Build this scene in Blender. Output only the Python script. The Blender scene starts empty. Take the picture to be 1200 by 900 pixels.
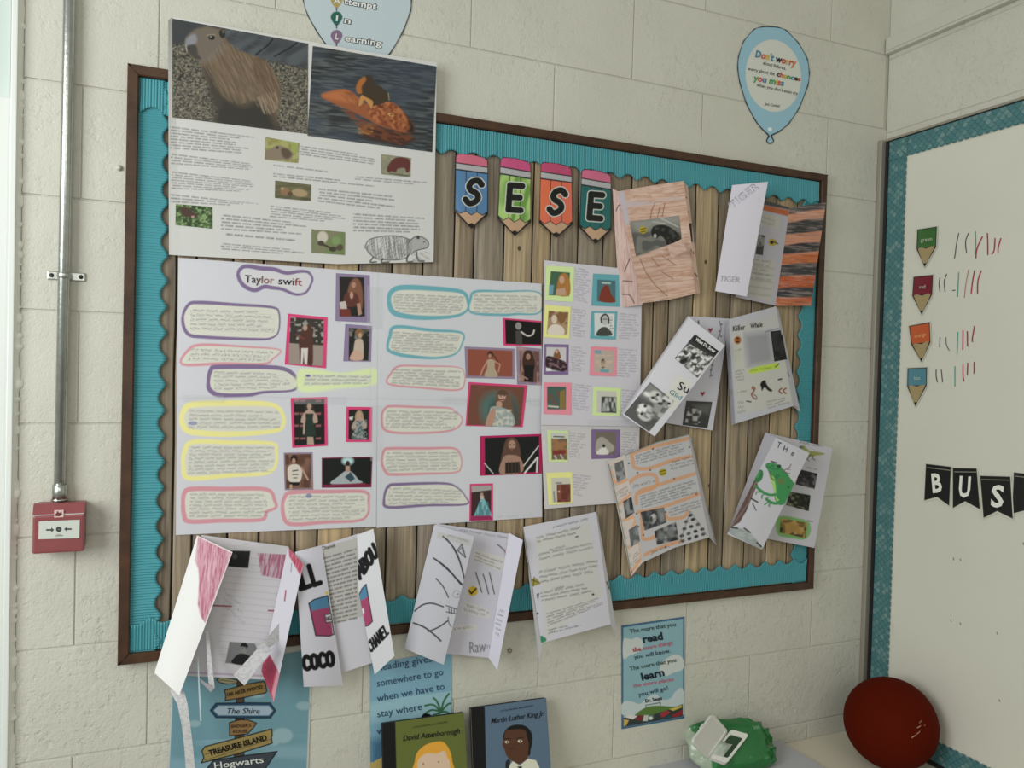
import bpy, math, random
import numpy as np
from mathutils import Matrix, Vector
random.seed(7)
RNG = np.random.default_rng(11)
SC = bpy.context.scene
COL = SC.collection

# ------------------------------------------------------------------ camera
F = 914.84
CP = np.array([0.2746, -1.78364, -0.54112])
RM = np.array([[0.92052533, -0.38977259, 0.02665416],
               [0.01699801, -0.02820263, -0.99945769],
               [0.39031293, 0.92047919, -0.01933588]])
cam = bpy.data.cameras.new('camera'); cam.sensor_width = 36; cam.lens = F / 1200 * 36
camo = bpy.data.objects.new('camera', cam); COL.objects.link(camo)
m = Matrix.Identity(4)
for i in range(3):
    m[i][0] = RM[0][i]; m[i][1] = -RM[1][i]; m[i][2] = -RM[2][i]; m[i][3] = CP[i]
camo.matrix_world = m
cam.clip_start = 0.02
SC.camera = camo
# ------------------------------------------------------------------ light and exposure
SC.view_settings.view_transform = 'Standard'; SC.view_settings.look = 'None'
SC.view_settings.gamma = 1; SC.view_settings.use_curve_mapping = False
SC.view_settings.exposure = 0.0
wd = bpy.data.worlds.new('room_ambient'); SC.world = wd; wd.use_nodes = True
bg = wd.node_tree.nodes['Background']
bg.inputs[0].default_value = (0.97, 0.97, 0.88, 1); bg.inputs[1].default_value = 0.335


def area(name, loc, target, sx, sy, power, col):
    l = bpy.data.lights.new(name, 'AREA'); l.shape = 'RECTANGLE'; l.size = sx; l.size_y = sy
    l.energy = power; l.color = col
    o = bpy.data.objects.new(name, l); COL.objects.link(o); o.location = loc
    o.rotation_euler = (Vector(target) - Vector(loc)).to_track_quat('-Z', 'Y').to_euler()
    return o


area('window_daylight', (-1.45, -1.5, -0.1), (0.9, 0, -0.6), 1.3, 1.5, 46, (0.96, 0.985, 0.98))
area('far_window_daylight', (0.2, -3.8, 0.4), (0.8, 0, -0.6), 2.4, 1.2, 20, (1.0, 0.97, 0.88))

XR = 2.258  # right wall plane


# ------------------------------------------------------------------ measuring helpers
# at/atx/atz: where a measured sight line meets a plane of the room (back wall, right wall, worktop height)
def ray(u, v):
    u = np.asarray(u, float); v = np.asarray(v, float)
    c = np.stack([(u - 600) / F, (v - 450) / F, np.ones_like(u)], -1)
    return c @ RM


def at(u, v, d=0.0):
    r = ray(u, v); t = (-np.asarray(d, float) - CP[1]) / r[..., 1]
    return CP + t[..., None] * r


def atx(u, v, d=0.0):
    r = ray(u, v); t = (XR - np.asarray(d, float) - CP[0]) / r[..., 0]
    return CP + t[..., None] * r


def atz(u, v, z):
    r = ray(u, v); t = (np.asarray(z, float) - CP[2]) / r[..., 2]
    return CP + t[..., None] * r


def hexrgb(h):
    return np.array([int(h[i:i + 2], 16) for i in (0, 2, 4)]) / 255.0


def lin(c):
    c = np.asarray(c, float)
    return np.where(c <= .04045, c / 12.92, ((c + .055) / 1.055) ** 2.4)


def L(h):
    return lin(hexrgb(h))


# ------------------------------------------------------------------ tags
def tag(o, label=None, cat=None, group=None, kind=None):
    if label: o['label'] = label
    if cat: o['category'] = cat
    if group: o['group'] = group
    if kind: o['kind'] = kind
    return o


def empty(name, loc, label=None, cat=None, group=None, kind=None):
    o = bpy.data.objects.new(name, None); COL.objects.link(o); o.location = Vector([float(q) for q in loc])
    o.empty_display_size = .02
    return tag(o, label, cat, group, kind)


def link(name, me, mats, parent=None):
    if not isinstance(mats, (list, tuple)): mats = [mats]
    for q in mats: me.materials.append(q)
    o = bpy.data.objects.new(name, me); COL.objects.link(o)
    if parent is not None:
        o.parent = parent
        o.matrix_parent_inverse = Matrix.Identity(4)
        w = world_loc(parent)
        o.location = -w
    return o


def world_loc(o):
    w = Vector((0, 0, 0))
    while o is not None:
        w += o.location; o = o.parent
    return w


# ------------------------------------------------------------------ materials
def mat(name, color=None, rough=.6, metal=0, attr=False, bump=0, bscale=200, coat=0, spec=.5, back=None, var=None, detail=3, trans=0, alpha=1):
    m = bpy.data.materials.new(name); m.use_nodes = True
    nt = m.node_tree; b = nt.nodes['Principled BSDF']
    b.inputs['Roughness'].default_value = rough; b.inputs['Metallic'].default_value = metal
    b.inputs['Coat Weight'].default_value = coat; b.inputs['Coat Roughness'].default_value = .12
    b.inputs['Specular IOR Level'].default_value = spec
    b.inputs['Alpha'].default_value = alpha
    src = None
    if attr:
        a = nt.nodes.new('ShaderNodeAttribute'); a.attribute_name = 'Col'; src = a.outputs['Color']
    elif color is not None:
        c = color if not isinstance(color, str) else L(color)
        b.inputs['Base Color'].default_value = (*[float(q) for q in c], 1)
        if var:
            tc = nt.nodes.new('ShaderNodeTexCoord'); n = nt.nodes.new('ShaderNodeTexNoise')
            n.inputs['Scale'].default_value = var[0]; n.inputs['Detail'].default_value = 5
            nt.links.new(tc.outputs['Object'], n.inputs['Vector'])
            mx = nt.nodes.new('ShaderNodeMix'); mx.data_type = 'RGBA'
            mx.inputs['A'].default_value = (*[float(q) * (1 - var[1]) for q in c], 1)
            mx.inputs['B'].default_value = (*[float(q) * (1 + var[1]) for q in c], 1)
            nt.links.new(n.outputs['Fac'], mx.inputs['Factor']); src = mx.outputs['Result']
    if back is not None:
        g = nt.nodes.new('ShaderNodeNewGeometry'); mx = nt.nodes.new('ShaderNodeMix'); mx.data_type = 'RGBA'
        nt.links.new(g.outputs['Backfacing'], mx.inputs['Factor'])
        nt.links.new(src, mx.inputs['A']); mx.inputs['B'].default_value = (*back, 1); src = mx.outputs['Result']
    if src is not None: nt.links.new(src, b.inputs['Base Color'])
    if bump:
        tc = nt.nodes.new('ShaderNodeTexCoord'); n = nt.nodes.new('ShaderNodeTexNoise')
        n.inputs['Scale'].default_value = bscale; n.inputs['Detail'].default_value = detail
        nt.links.new(tc.outputs['Object'], n.inputs['Vector'])
        bp = nt.nodes.new('ShaderNodeBump'); bp.inputs['Strength'].default_value = bump; bp.inputs['Distance'].default_value = .002
        nt.links.new(n.outputs['Fac'], bp.inputs['Height']); nt.links.new(bp.outputs['Normal'], b.inputs['Normal'])
    return m


def wall_mat():
    m = bpy.data.materials.new('painted_blockwork'); m.use_nodes = True
    nt = m.node_tree; N = nt.nodes.new; K = nt.links.new; b = nt.nodes['Principled BSDF']
    b.inputs['Roughness'].default_value = .45; b.inputs['Specular IOR Level'].default_value = .4
    g = N('ShaderNodeNewGeometry')

    def noise(s, det, rough=.55):
        n = N('ShaderNodeTexNoise'); n.inputs['Scale'].default_value = s; n.inputs['Detail'].default_value = det
        n.inputs['Roughness'].default_value = rough; K(g.outputs['Position'], n.inputs['Vector']); return n.outputs['Fac']

    def ramp(x, a, c):
        r = N('ShaderNodeMapRange'); r.inputs[1].default_value = a; r.inputs[2].default_value = c; K(x, r.inputs[0]); return r.outputs[0]

    def mth(op, x, y):
        q = N('ShaderNodeMath'); q.operation = op
        for i, z in enumerate((x, y)):
            if isinstance(z, (int, float)): q.inputs[i].default_value = z
            else: K(z, q.inputs[i])
        return q.outputs[0]
    mx = N('ShaderNodeMix'); mx.data_type = 'RGBA'
    mx.inputs['A'].default_value = (.60, .595, .515, 1); mx.inputs['B'].default_value = (.665, .66, .58, 1)
    K(ramp(noise(3.0, 4), .3, .7), mx.inputs['Factor'])
    K(mx.outputs['Result'], b.inputs['Base Color'])
    fine = noise(230, 3)
    mid = noise(75, 4, .6)
    rough = ramp(noise(4.3, 2), .42, .62)
    # the lower courses are coarser blocks with thicker lumps in the paint
    sx = N('ShaderNodeSeparateXYZ'); K(g.outputs['Position'], sx.inputs[0])
    low = N('ShaderNodeMapRange'); low.inputs[1].default_value = -.2; low.inputs[2].default_value = -1.25; K(sx.outputs['Z'], low.inputs[0])
    rough = mth('ADD', mth('MULTIPLY', rough, .8), mth('MULTIPLY', low.outputs[0], .35))
    # rolled paint over coarse block: pits and lumps, stronger in patches
    pits = ramp(noise(42, 5, .65), .36, .46)
    h = mth('ADD', mth('MULTIPLY', fine, .35), mth('MULTIPLY', mth('ADD', mid, mth('MULTIPLY', pits, .5)), mth('ADD', mth('MULTIPLY', rough, .7), .18)))
    bp = N('ShaderNodeBump'); bp.inputs['Strength'].default_value = .6; bp.inputs['Distance'].default_value = .004
    K(h, bp.inputs['Height']); K(bp.outputs['Normal'], b.inputs['Normal'])
    return m


def wood_mat(name, c1, c2, rough, scale=(60, 60, 3), bump=.1, attr=False):
    m = bpy.data.materials.new(name); m.use_nodes = True
    nt = m.node_tree; N = nt.nodes.new; K = nt.links.new; b = nt.nodes['Principled BSDF']
    b.inputs['Roughness'].default_value = rough
    tc = N('ShaderNodeTexCoord'); mp = N('ShaderNodeMapping'); mp.inputs['Scale'].default_value = scale
    K(tc.outputs['Object'], mp.inputs['Vector'])
    n = N('ShaderNodeTexNoise'); n.inputs['Scale'].default_value = 1; n.inputs['Detail'].default_value = 6; n.inputs['Roughness'].default_value = .65
    n.inputs['Distortion'].default_value = .6
    K(mp.outputs[0], n.inputs['Vector'])
    r = N('ShaderNodeMapRange'); r.inputs[1].default_value = .32; r.inputs[2].default_value = .68; K(n.outputs['Fac'], r.inputs[0])
    mx = N('ShaderNodeMix'); mx.data_type = 'RGBA'
    mx.inputs['A'].default_value = (*[float(q) for q in c1], 1); mx.inputs['B'].default_value = (*[float(q) for q in c2], 1)
    K(r.outputs[0], mx.inputs['Factor']); src = mx.outputs['Result']
    if attr:
        a = N('ShaderNodeAttribute'); a.attribute_name = 'Col'
        mm = N('ShaderNodeMix'); mm.data_type = 'RGBA'; mm.blend_type = 'MULTIPLY'; mm.inputs['Factor'].default_value = 1
        K(src, mm.inputs['A']); K(a.outputs['Color'], mm.inputs['B']); src = mm.outputs['Result']
    K(src, b.inputs['Base Color'])
    bp = N('ShaderNodeBump'); bp.inputs['Strength'].default_value = bump; bp.inputs['Distance'].default_value = .002
    K(n.outputs['Fac'], bp.inputs['Height']); K(bp.outputs['Normal'], b.inputs['Normal'])
    return m


PW = (.80, .80, .82)
M = {}
M['wall'] = wall_mat()
M['mortar'] = mat('mortar_paint', (.58, .575, .50), .6, bump=.5, bscale=120)
M['paper'] = mat('drawn_paper', attr=True, rough=.75, spec=.3, back=PW)
M['photo'] = mat('glossy_print', attr=True, rough=.38, spec=.28, back=PW)
M['laminate'] = mat('laminated_print', attr=True, rough=.26, spec=.3, coat=.15, bump=.25, bscale=28, detail=1, back=PW)
M['ink'] = mat('printed_ink', attr=True, rough=.6, spec=.3)
M['frame'] = wood_mat('dark_stained_timber', (.036, .013, .005), (.085, .036, .014), .5, (14, 14, 14))
M['plank'] = wood_mat('weathered_plank', (.165, .137, .103), (.46, .385, .285), .6, (95, 40, 3.4), .15, attr=True)
M['gap'] = mat('dark_gap', (.004, .003, .002), .9)
M['border'] = mat('corrugated_teal_card', (.072, .325, .372), .5, attr=False, spec=.35)
M['steel'] = mat('galvanised_steel', (.50, .53, .50), .30, 1, var=(60, .22), bump=.2, bscale=90)
M['alu'] = mat('brushed_aluminium', (.42, .39, .33), .42, .55)
M['black'] = mat('black_rubber', (.012, .012, .012), .5)
M['upvc'] = mat('white_upvc', (.80, .84, .80), .3)
M['sealant'] = mat('white_sealant', (.86, .86, .78), .5, bump=.8, bscale=60)
M['glass_panel'] = mat('frosted_pane', (.62, .70, .66), .15)
M['red'] = mat('red_plastic', (.27, .072, .076), .34, var=(30, .14))
M['floor'] = mat('grey_vinyl_floor', (.22, .21, .19), .5, var=(8, .1))
M['white_plastic'] = mat('white_plastic', (.78, .78, .72), .35)
M['trunk'] = mat('painted_trunking', (.60, .60, .52), .4)
M['board'] = mat('whiteboard_enamel', (.76, .755, .66), .36, var=(6, .03))
M['top'] = mat('pale_laminate_top', (.74, .69, .56), .4, var=(5, .03))
M['folder'] = mat('grey_card', (.52, .52, .56), .6)
M['ball'] = mat('dull_red_rubber', (.095, .007, .001), .8, spec=.06, bump=.12, bscale=300, var=(9, .12))
M['scuff'] = mat('pale_scuff', (.50, .30, .18), .8)
M['green_film'] = mat('green_plastic_film', attr=True, rough=.28, coat=.3)
M['page'] = mat('page_edges', (.70, .68, .60), .8)
M['bookback'] = mat('black_book_cloth', (.01, .01, .012), .5)
M['tape'] = mat('clear_tape', (.75, .77, .80), .06, coat=1, alpha=.18)


# ------------------------------------------------------------------ mesh helpers
def grid_mesh(name, P, colr=None, smooth=True):
    ny, nx = P.shape[:2]
    v = P.reshape(-1, 3)
    idx = np.arange(ny * nx).reshape(ny, nx)
    q = np.stack([idx[:-1, :-1], idx[:-1, 1:], idx[1:, 1:], idx[1:, :-1]], -1).reshape(-1, 4)
    mid = P[ny // 2, nx // 2]
    a, b2, c = P[0, 0], P[0, -1], P[-1, 0]
    n = np.cross(b2 - a, c - a)
    n2 = np.cross(v[q[0][1]] - v[q[0][0]], v[q[0][3]] - v[q[0][0]])
    if np.dot(n if np.linalg.norm(n) > 1e-12 else n2, CP - mid) < 0: q = q[:, ::-1]
    me = bpy.data.meshes.new(name)
    me.vertices.add(len(v)); me.vertices.foreach_set('co', v.astype(np.float32).ravel())
    me.loops.add(q.size); me.loops.foreach_set('vertex_index', q.astype(np.int32).ravel())
    me.polygons.add(len(q)); me.polygons.foreach_set('loop_start', np.arange(0, q.size, 4, dtype=np.int32))
    me.update(calc_edges=True)
    if smooth: me.polygons.foreach_set('use_smooth', np.ones(len(q), bool))
    if colr is not None: set_col(me, colr)
    return me


def set_col(me, c):
    a = me.color_attributes.new('Col', 'FLOAT_COLOR', 'POINT')
    c4 = np.ones((len(me.vertices), 4), np.float32); c4[:, :3] = c
    a.data.foreach_set('color', c4.ravel())


def poly_mesh(name, verts, faces, smooth=False, colr=None):
    me = bpy.data.meshes.new(name)
    me.from_pydata([tuple(float(q) for q in v) for v in verts], [], [tuple(int(i) for i in f) for f in faces]); me.update()
    if smooth: me.polygons.foreach_set('use_smooth', np.ones(len(me.polygons), bool))
    if colr is not None: set_col(me, np.tile(np.asarray(colr, float), (len(verts), 1)))
    return me


BOXF = [(0, 3, 2, 1), (4, 5, 6, 7), (0, 1, 5, 4), (1, 2, 6, 5), (2, 3, 7, 6), (3, 0, 4, 7)]


def box_vf(x0, x1, y0, y1, z0, z1, bev=0.0):
    """box with chamfered edges (26-ish faces) or plain"""
    if bev <= 0:
        v = [(x0, y0, z0), (x1, y0, z0), (x1, y1, z0), (x0, y1, z0), (x0, y0, z1), (x1, y0, z1), (x1, y1, z1), (x0, y1, z1)]
        return v, BOXF
    import bmesh
    bm = bmesh.new(); bmesh.ops.create_cube(bm, size=1)
    for q in bm.verts:
        q.co = ((x0 + x1) / 2 + q.co.x * (x1 - x0), (y0 + y1) / 2 + q.co.y * (y1 - y0), (z0 + z1) / 2 + q.co.z * (z1 - z0))
    bmesh.ops.bevel(bm, geom=bm.edges[:], offset=bev, segments=2, affect='EDGES', profile=.6)
    v = [tuple(q.co) for q in bm.verts]; bm.verts.index_update(); f = [tuple(q.index for q in p.verts) for p in bm.faces]
    bm.free(); return v, f


def boxo(name, x0, x1, y0, y1, z0, z1, m, parent=None, bev=0.0):
    v, f = box_vf(min(x0, x1), max(x0, x1), min(y0, y1), max(y0, y1), min(z0, z1), max(z0, z1), bev)
    return link(name, poly_mesh(name, v, f), m, parent)


def tube(name, pts, r, m, parent=None, seg=16, cap=True):
    pts = [Vector([float(q) for q in p]) for p in pts]; v = []; f = []
    rr = r if isinstance(r, (list, tuple)) else [r] * len(pts)
    if cap:  # tight rings next to the ends keep the end faces crisp
        d0 = (pts[1] - pts[0]).normalized() * .0003; d1 = (pts[-2] - pts[-1]).normalized() * .0003
        pts = [pts[0], pts[0] + d0] + pts[1:-1] + [pts[-1] + d1, pts[-1]]; rr = [rr[0] * .97, rr[0]] + list(rr[1:-1]) + [rr[-1], rr[-1] * .97]
    for i, p in enumerate(pts):
        t = (pts[min(i + 1, len(pts) - 1)] - pts[max(i - 1, 0)]).normalized()
        a = t.orthogonal().normalized() if abs(t.z) < .9 else Vector((1, 0, 0)); a = (a - t * a.dot(t)).normalized(); b = t.cross(a)
        for k in range(seg):
            an = 2 * math.pi * k / seg; v.append(p + (a * math.cos(an) + b * math.sin(an)) * rr[i])
    for i in range(len(pts) - 1):
        for k in range(seg):
            f.append((i * seg + k, i * seg + (k + 1) % seg, (i + 1) * seg + (k + 1) % seg, (i + 1) * seg + k))
    if cap: f.append(tuple(range(seg))[::-1]); f.append(tuple((len(pts) - 1) * seg + k for k in range(seg)))
    return link(name, poly_mesh(name, v, f, True), m, parent)


# ------------------------------------------------------------------ printed sheets
def hashn(ix, iy, s=0):
    h = np.sin(ix * 127.1 + iy * 311.7 + s * 74.7) * 43758.5453
    return h - np.floor(h)


def vnoise(x, y, s=0):
    ix = np.floor(x); iy = np.floor(y); fx = x - ix; fy = y - iy
    fx = fx * fx * (3 - 2 * fx); fy = fy * fy * (3 - 2 * fy)
    a = hashn(ix, iy, s); b = hashn(ix + 1, iy, s); c = hashn(ix, iy + 1, s); d = hashn(ix + 1, iy + 1, s)
    return (a * (1 - fx) + b * fx) * (1 - fy) + (c * (1 - fx) + d * fx) * fy


def smooth_pts(pts, closed, k=5):
    P = np.array(pts, float); n = len(P); out = []
    rng = range(n if closed else n - 1)
    for i in rng:
        if closed: p0, p1, p2, p3 = P[(i - 1) % n], P[i], P[(i + 1) % n], P[(i + 2) % n]
        else: p0, p1, p2, p3 = P[max(i - 1, 0)], P[i], P[i + 1], P[min(i + 2, n - 1)]
        for j in range(k):
            t = j / k
            out.append(.5 * ((2 * p1) + (-p0 + p2) * t + (2 * p0 - 5 * p1 + 4 * p2 - p3) * t * t + (-p0 + 3 * p1 - 3 * p2 + p3) * t ** 3))
    if not closed: out.append(P[-1])
    return np.array(out)


GLY = {}
_tc = None


def glyph(ch, off=0.0):
    global _tc
    k = (ch, off)
    if k in GLY: return GLY[k]
    if _tc is None:
        _tc = bpy.data.curves.new('lettering_source', 'FONT'); _tc.size = 1; _tc.resolution_u = 2
    ob = bpy.data.objects.new('t', _tc); COL.objects.link(ob)

    def mesh(s, o):
        _tc.body = s; _tc.offset = o
        bpy.context.view_layer.update()
        me = ob.evaluated_get(bpy.context.evaluated_depsgraph_get()).to_mesh()
        v = np.array([tuple(q.co[:2]) for q in me.vertices]).reshape(-1, 2); f = [tuple(p.vertices) for p in me.polygons]
        return v, f
    a, _ = mesh('||', 0); b, _ = mesh('|' + ch + '|', 0)
    adv = (b[:, 0].max() - b[:, 0].min()) - (a[:, 0].max() - a[:, 0].min())
    v, f = (np.zeros((0, 2)), []) if ch == ' ' else mesh(ch, off)
    bpy.data.objects.remove(ob)
    GLY[k] = (v, f, adv); return GLY[k]


_cv, _, _ = glyph('H'); CAPH = _cv[:, 1].max()


class Sheet:
    def __init__(s, name, top, bot, d=.02, white='c8c8cc', m='paper', res=.8, parent=None, on='b', bend=None, base=None, label=None, cat=None, group=None, thick=0):
        s.name, s.white, s.m, s.parent, s.on = name, np.full(3, L(white).mean()), m, parent, on
        s.lab = (label, cat, group)

        def norm(pp): return np.array([(p[0], p[1], p[2] if len(p) > 2 else d) for p in pp], float)
        A, B = norm(top), norm(bot)
        la = np.r_[0, np.cumsum(np.hypot(*np.diff(A[:, :2], axis=0).T))]
        lb = np.r_[0, np.cumsum(np.hypot(*np.diff(B[:, :2], axis=0).T))]
        W = max(la[-1], lb[-1]); H = max(np.hypot(*(A[0, :2] - B[0, :2])), np.hypot(*(A[-1, :2] - B[-1, :2])), np.hypot(*(A[len(A) // 2, :2] - B[len(B) // 2, :2])))
        nx = max(3, int(W / res) + 1); ny = max(3, int(H / res) + 1)
        S = np.linspace(0, 1, nx); T = np.linspace(0, 1, ny)
        ta = la / la[-1] if len(A) != len(B) else (la / la[-1] + lb / lb[-1]) / 2
        tb = lb / lb[-1] if len(A) != len(B) else ta
        Ai = np.stack([np.interp(S, ta, A[:, k]) for k in range(3)], -1); Bi = np.stack([np.interp(S, tb, B[:, k]) for k in range(3)], -1)
        G = Ai[None] * (1 - T)[:, None, None] + Bi[None] * T[:, None, None]
        s.sh = (ny, nx)
        D = G[..., 2]
        if bend is not None: D = D + bend(S[None, :], T[:, None])
        s.P = (at if on == 'b' else atx)(G[..., 0], G[..., 1], D)
        s.U = G[..., 0].ravel(); s.V = G[..., 1].ravel(); s.D = D.ravel()
        s.S = np.broadcast_to(S[None, :], (ny, nx)).ravel(); s.T = np.broadcast_to(T[:, None], (ny, nx)).ravel()
        s.C = np.tile(s.c(base) if base is not None else np.array([.72, .72, .76]), (len(s.U), 1)).astype(float)
        s.res = res; s.txt = []; s.kids = []

    def dat(s, U, V):
        """distance of the sheet from the wall at measured points (nearest grid point, then a local slope)"""
        U = np.atleast_1d(np.asarray(U, float)); V = np.atleast_1d(np.asarray(V, float))
        ny, nx = s.sh; k = max(1, int(2.2 / s.res))
        gi = np.unique(np.r_[np.arange(0, ny, k), ny - 1]); gj = np.unique(np.r_[np.arange(0, nx, k), nx - 1])
        gu = s.U.reshape(ny, nx)[np.ix_(gi, gj)].ravel(); gv = s.V.reshape(ny, nx)[np.ix_(gi, gj)].ravel(); gd = s.D.reshape(ny, nx)[np.ix_(gi, gj)].ravel()
        out = np.empty(len(U))
        for a in range(0, len(U), 1500):
            d2 = (gu[None] - U[a:a + 1500, None]) ** 2 + (gv[None] - V[a:a + 1500, None]) ** 2
            near = np.argpartition(d2, min(8, d2.shape[1] - 1), axis=1)[:, :8]
            w = 1 / (np.take_along_axis(d2, near, 1) + .05) ** 2
            out[a:a + 1500] = (w * gd[near]).sum(1) / w.sum(1)
        return out

    def c(s, h):
        if not isinstance(h, str): return np.asarray(h, float)
        q = hexrgb(h); lum = q @ np.array([.3, .59, .11]); k = .74 if q[2] >= max(q[0], q[1]) - .02 else .9
        return np.clip(lin(lum + (q - lum) * k) / s.white * .71, 0, .92)

    def _mix(s, idx, a, col):
        s.C[idx] = s.C[idx] * (1 - a)[:, None] + col * a[:, None]

    def _box(s, P, pad):
        return np.nonzero((s.U > P[:, 0].min() - pad) & (s.U < P[:, 0].max() + pad) & (s.V > P[:, 1].min() - pad) & (s.V < P[:, 1].max() + pad))[0]

    def poly(s, pts, col, soft=.5, sm=False, a=1.0, tex=None):
        P = smooth_pts(pts, True) if sm else np.array(pts, float)
        i = s._box(P, 1.5)
        if len(i) == 0: return s
        x, y = s.U[i], s.V[i]; ins = np.zeros(len(i), bool); dm = np.full(len(i), 1e9)
        n = len(P)
        for k in range(n):
            x0, y0 = P[k]; x1, y1 = P[(k + 1) % n]
            cond = (y0 > y) != (y1 > y)
            if y1 != y0: ins ^= cond & (x < (x1 - x0) * (y - y0) / (y1 - y0) + x0)
            l2 = (x1 - x0) ** 2 + (y1 - y0) ** 2 + 1e-9
            t = np.clip(((x - x0) * (x1 - x0) + (y - y0) * (y1 - y0)) / l2, 0, 1)
            dm = np.minimum(dm, (x - x0 - t * (x1 - x0)) ** 2 + (y - y0 - t * (y1 - y0)) ** 2)
        sd = np.sqrt(dm) * np.where(ins, 1, -1)
        al = np.clip(sd / (2 * soft) + .5, 0, 1) * a
        cc = s.c(col)
        if tex: al = al * tex(x, y)
        s._mix(i, al, cc); return s

    def line(s, pts, col, w=1.0, closed=False, sm=False, a=1.0, w2=None):
        P = smooth_pts(pts, closed) if sm else np.array(pts, float)
        if closed: P = np.vstack([P, P[:1]])
        i = s._box(P, w + 1.5)
        if len(i) == 0: return s
        x, y = s.U[i], s.V[i]; dm = np.full(len(i), 1e9)
        n = len(P) - 1
        for k in range(n):
            x0, y0 = P[k]; x1, y1 = P[k + 1]
            l2 = (x1 - x0) ** 2 + (y1 - y0) ** 2 + 1e-9
            t = np.clip(((x - x0) * (x1 - x0) + (y - y0) * (y1 - y0)) / l2, 0, 1)
            d = np.hypot(x - x0 - t * (x1 - x0), y - y0 - t * (y1 - y0))
            ww = w / 2 if w2 is None else (w + (w2 - w) * (.5 + .5 * math.sin(k / n * 9.0))) / 2
            dm = np.minimum(dm, d - ww)
        al = np.clip(.5 - dm / max(.9, s.res), 0, 1) * a
        s._mix(i, al, s.c(col)); return s

    def ell(s, cx, cy, rx, ry, col, rot=0, a=1.0, soft=.5, tex=None):
        an = np.linspace(0, 2 * np.pi, 25)[:-1]; ca, sa = math.cos(rot), math.sin(rot)
        ex, ey = rx * np.cos(an), ry * np.sin(an)
        return s.poly(np.stack([cx + ex * ca - ey * sa, cy + ex * sa + ey * ca], -1), col, soft, a=a, tex=tex)

    def noise(s, pts, col, amount=.5, sc=(1, 1), seed=0, thr=.5, rot=0, sharp=3, sm=False):
        ca, sa = math.cos(rot), math.sin(rot)

        def t(x, y):
            xx, yy = x * ca + y * sa, -x * sa + y * ca
            n = vnoise(xx / sc[0], yy / sc[1], seed)
            return np.clip((n - thr) * sharp + .5, 0, 1) * amount
        return s.poly(pts, col, tex=t, sm=sm)

    def all(s): return [(s.U.min() - 2, s.V.min() - 2), (s.U.max() + 2, s.V.min() - 2), (s.U.max() + 2, s.V.max() + 2), (s.U.min() - 2, s.V.max() + 2)]

    def scrawl(s, q, n, col, a=.75, seed=1, hand=True, ruled=None, fill=(.55, 1.0), w=.55):
        """n rows of writing in the quad q (TL,TR,BR,BL)"""
        q = np.array(q, float); i = s._box(q, 1)
        if len(i) == 0: return s
        x, y = s.U[i], s.V[i]
        # inverse bilinear by two fixed point steps
        S = np.full(len(i), .5); T = np.full(len(i), .5)
        for _ in range(6):
            e1 = q[1] - q[0] + (q[0] - q[1] + q[2] - q[3]) * T[:, None]
            e2 = q[3] - q[0] + (q[0] - q[1] + q[2] - q[3]) * S[:, None]
            cur = q[0] + (q[1] - q[0]) * S[:, None] + (q[3] - q[0]) * T[:, None] + (q[0] - q[1] + q[2] - q[3]) * (S * T)[:, None]
            rx, ry = x - cur[:, 0], y - cur[:, 1]
            det = e1[:, 0] * e2[:, 1] - e1[:, 1] * e2[:, 0] + 1e-9
            S = S + (rx * e2[:, 1] - ry * e2[:, 0]) / det; T = T + (e1[:, 0] * ry - e1[:, 1] * rx) / det
        ok = (S > 0) & (S < 1) & (T > 0) & (T < 1)
        wpx = np.hypot(*(q[1] - q[0])); hpx = np.hypot(*(q[3] - q[0])); pitch = hpx / n
        row = np.floor(T * n); f = (T * n - row - .5) * pitch; X = S * wpx
        end = fill[0] + (fill[1] - fill[0]) * np.sqrt(hashn(row, 3.3, seed)); ok &= (S < end)
        if ruled is not None:
            al = np.clip(1 - np.abs(f - pitch * .42) / .55, 0, 1) * .75 * ((S > 0) & (S < 1) & (T > 0) & (T < 1))
            s._mix(i, al, s.c(ruled))
        wl = (11 if hand else 8) + 6 * hashn(row, 1.7, seed); wi = np.floor(X / wl + hashn(row, 5.1, seed)); wf = X / wl + hashn(row, 5.1, seed) - wi
        gap = np.clip((wf - .03 - .10 * hashn(wi, row, seed)) * 9, 0, 1)
        if hand:
            amp = pitch * .26
            wave = amp * (.75 * np.sin(X * 2.9 + 3 * hashn(wi, row, seed + 2)) * (.4 + hashn(np.floor(X / 2.5), row, seed + 4)) + .5 * (vnoise(X / 3.1, row * 9, seed) - .5) * 2)
            dist = np.abs(f - wave) / (1 + .5 * amp)
            al = np.clip(1.1 - dist / w, 0, 1)
        else:
            al = np.clip(1.1 - np.abs(f) / (pitch * .36), 0, 1) * (.5 + .5 * vnoise(X / .8, row * 7.7, seed))
        s._mix(i, np.clip(al * gap, 0, 1) * a * ok, s.c(col)); return s

    def hatch(s, pts, col, rot, pitch=2.0, a=.8, cover=.6, seed=3, sm=False):
        ca, sa = math.cos(rot), math.sin(rot)

        def t(x, y):
            u, v = x * ca + y * sa, -x * sa + y * ca
            n = vnoise(u / 14, v / (pitch * .5), seed) * .7 + vnoise(u / 5, v / (pitch * .35), seed + 1) * .3
            return np.clip((n - (1 - cover) * .8) * 3.2, 0, 1) * a
        return s.poly(pts, col, tex=t, sm=sm)

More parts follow.
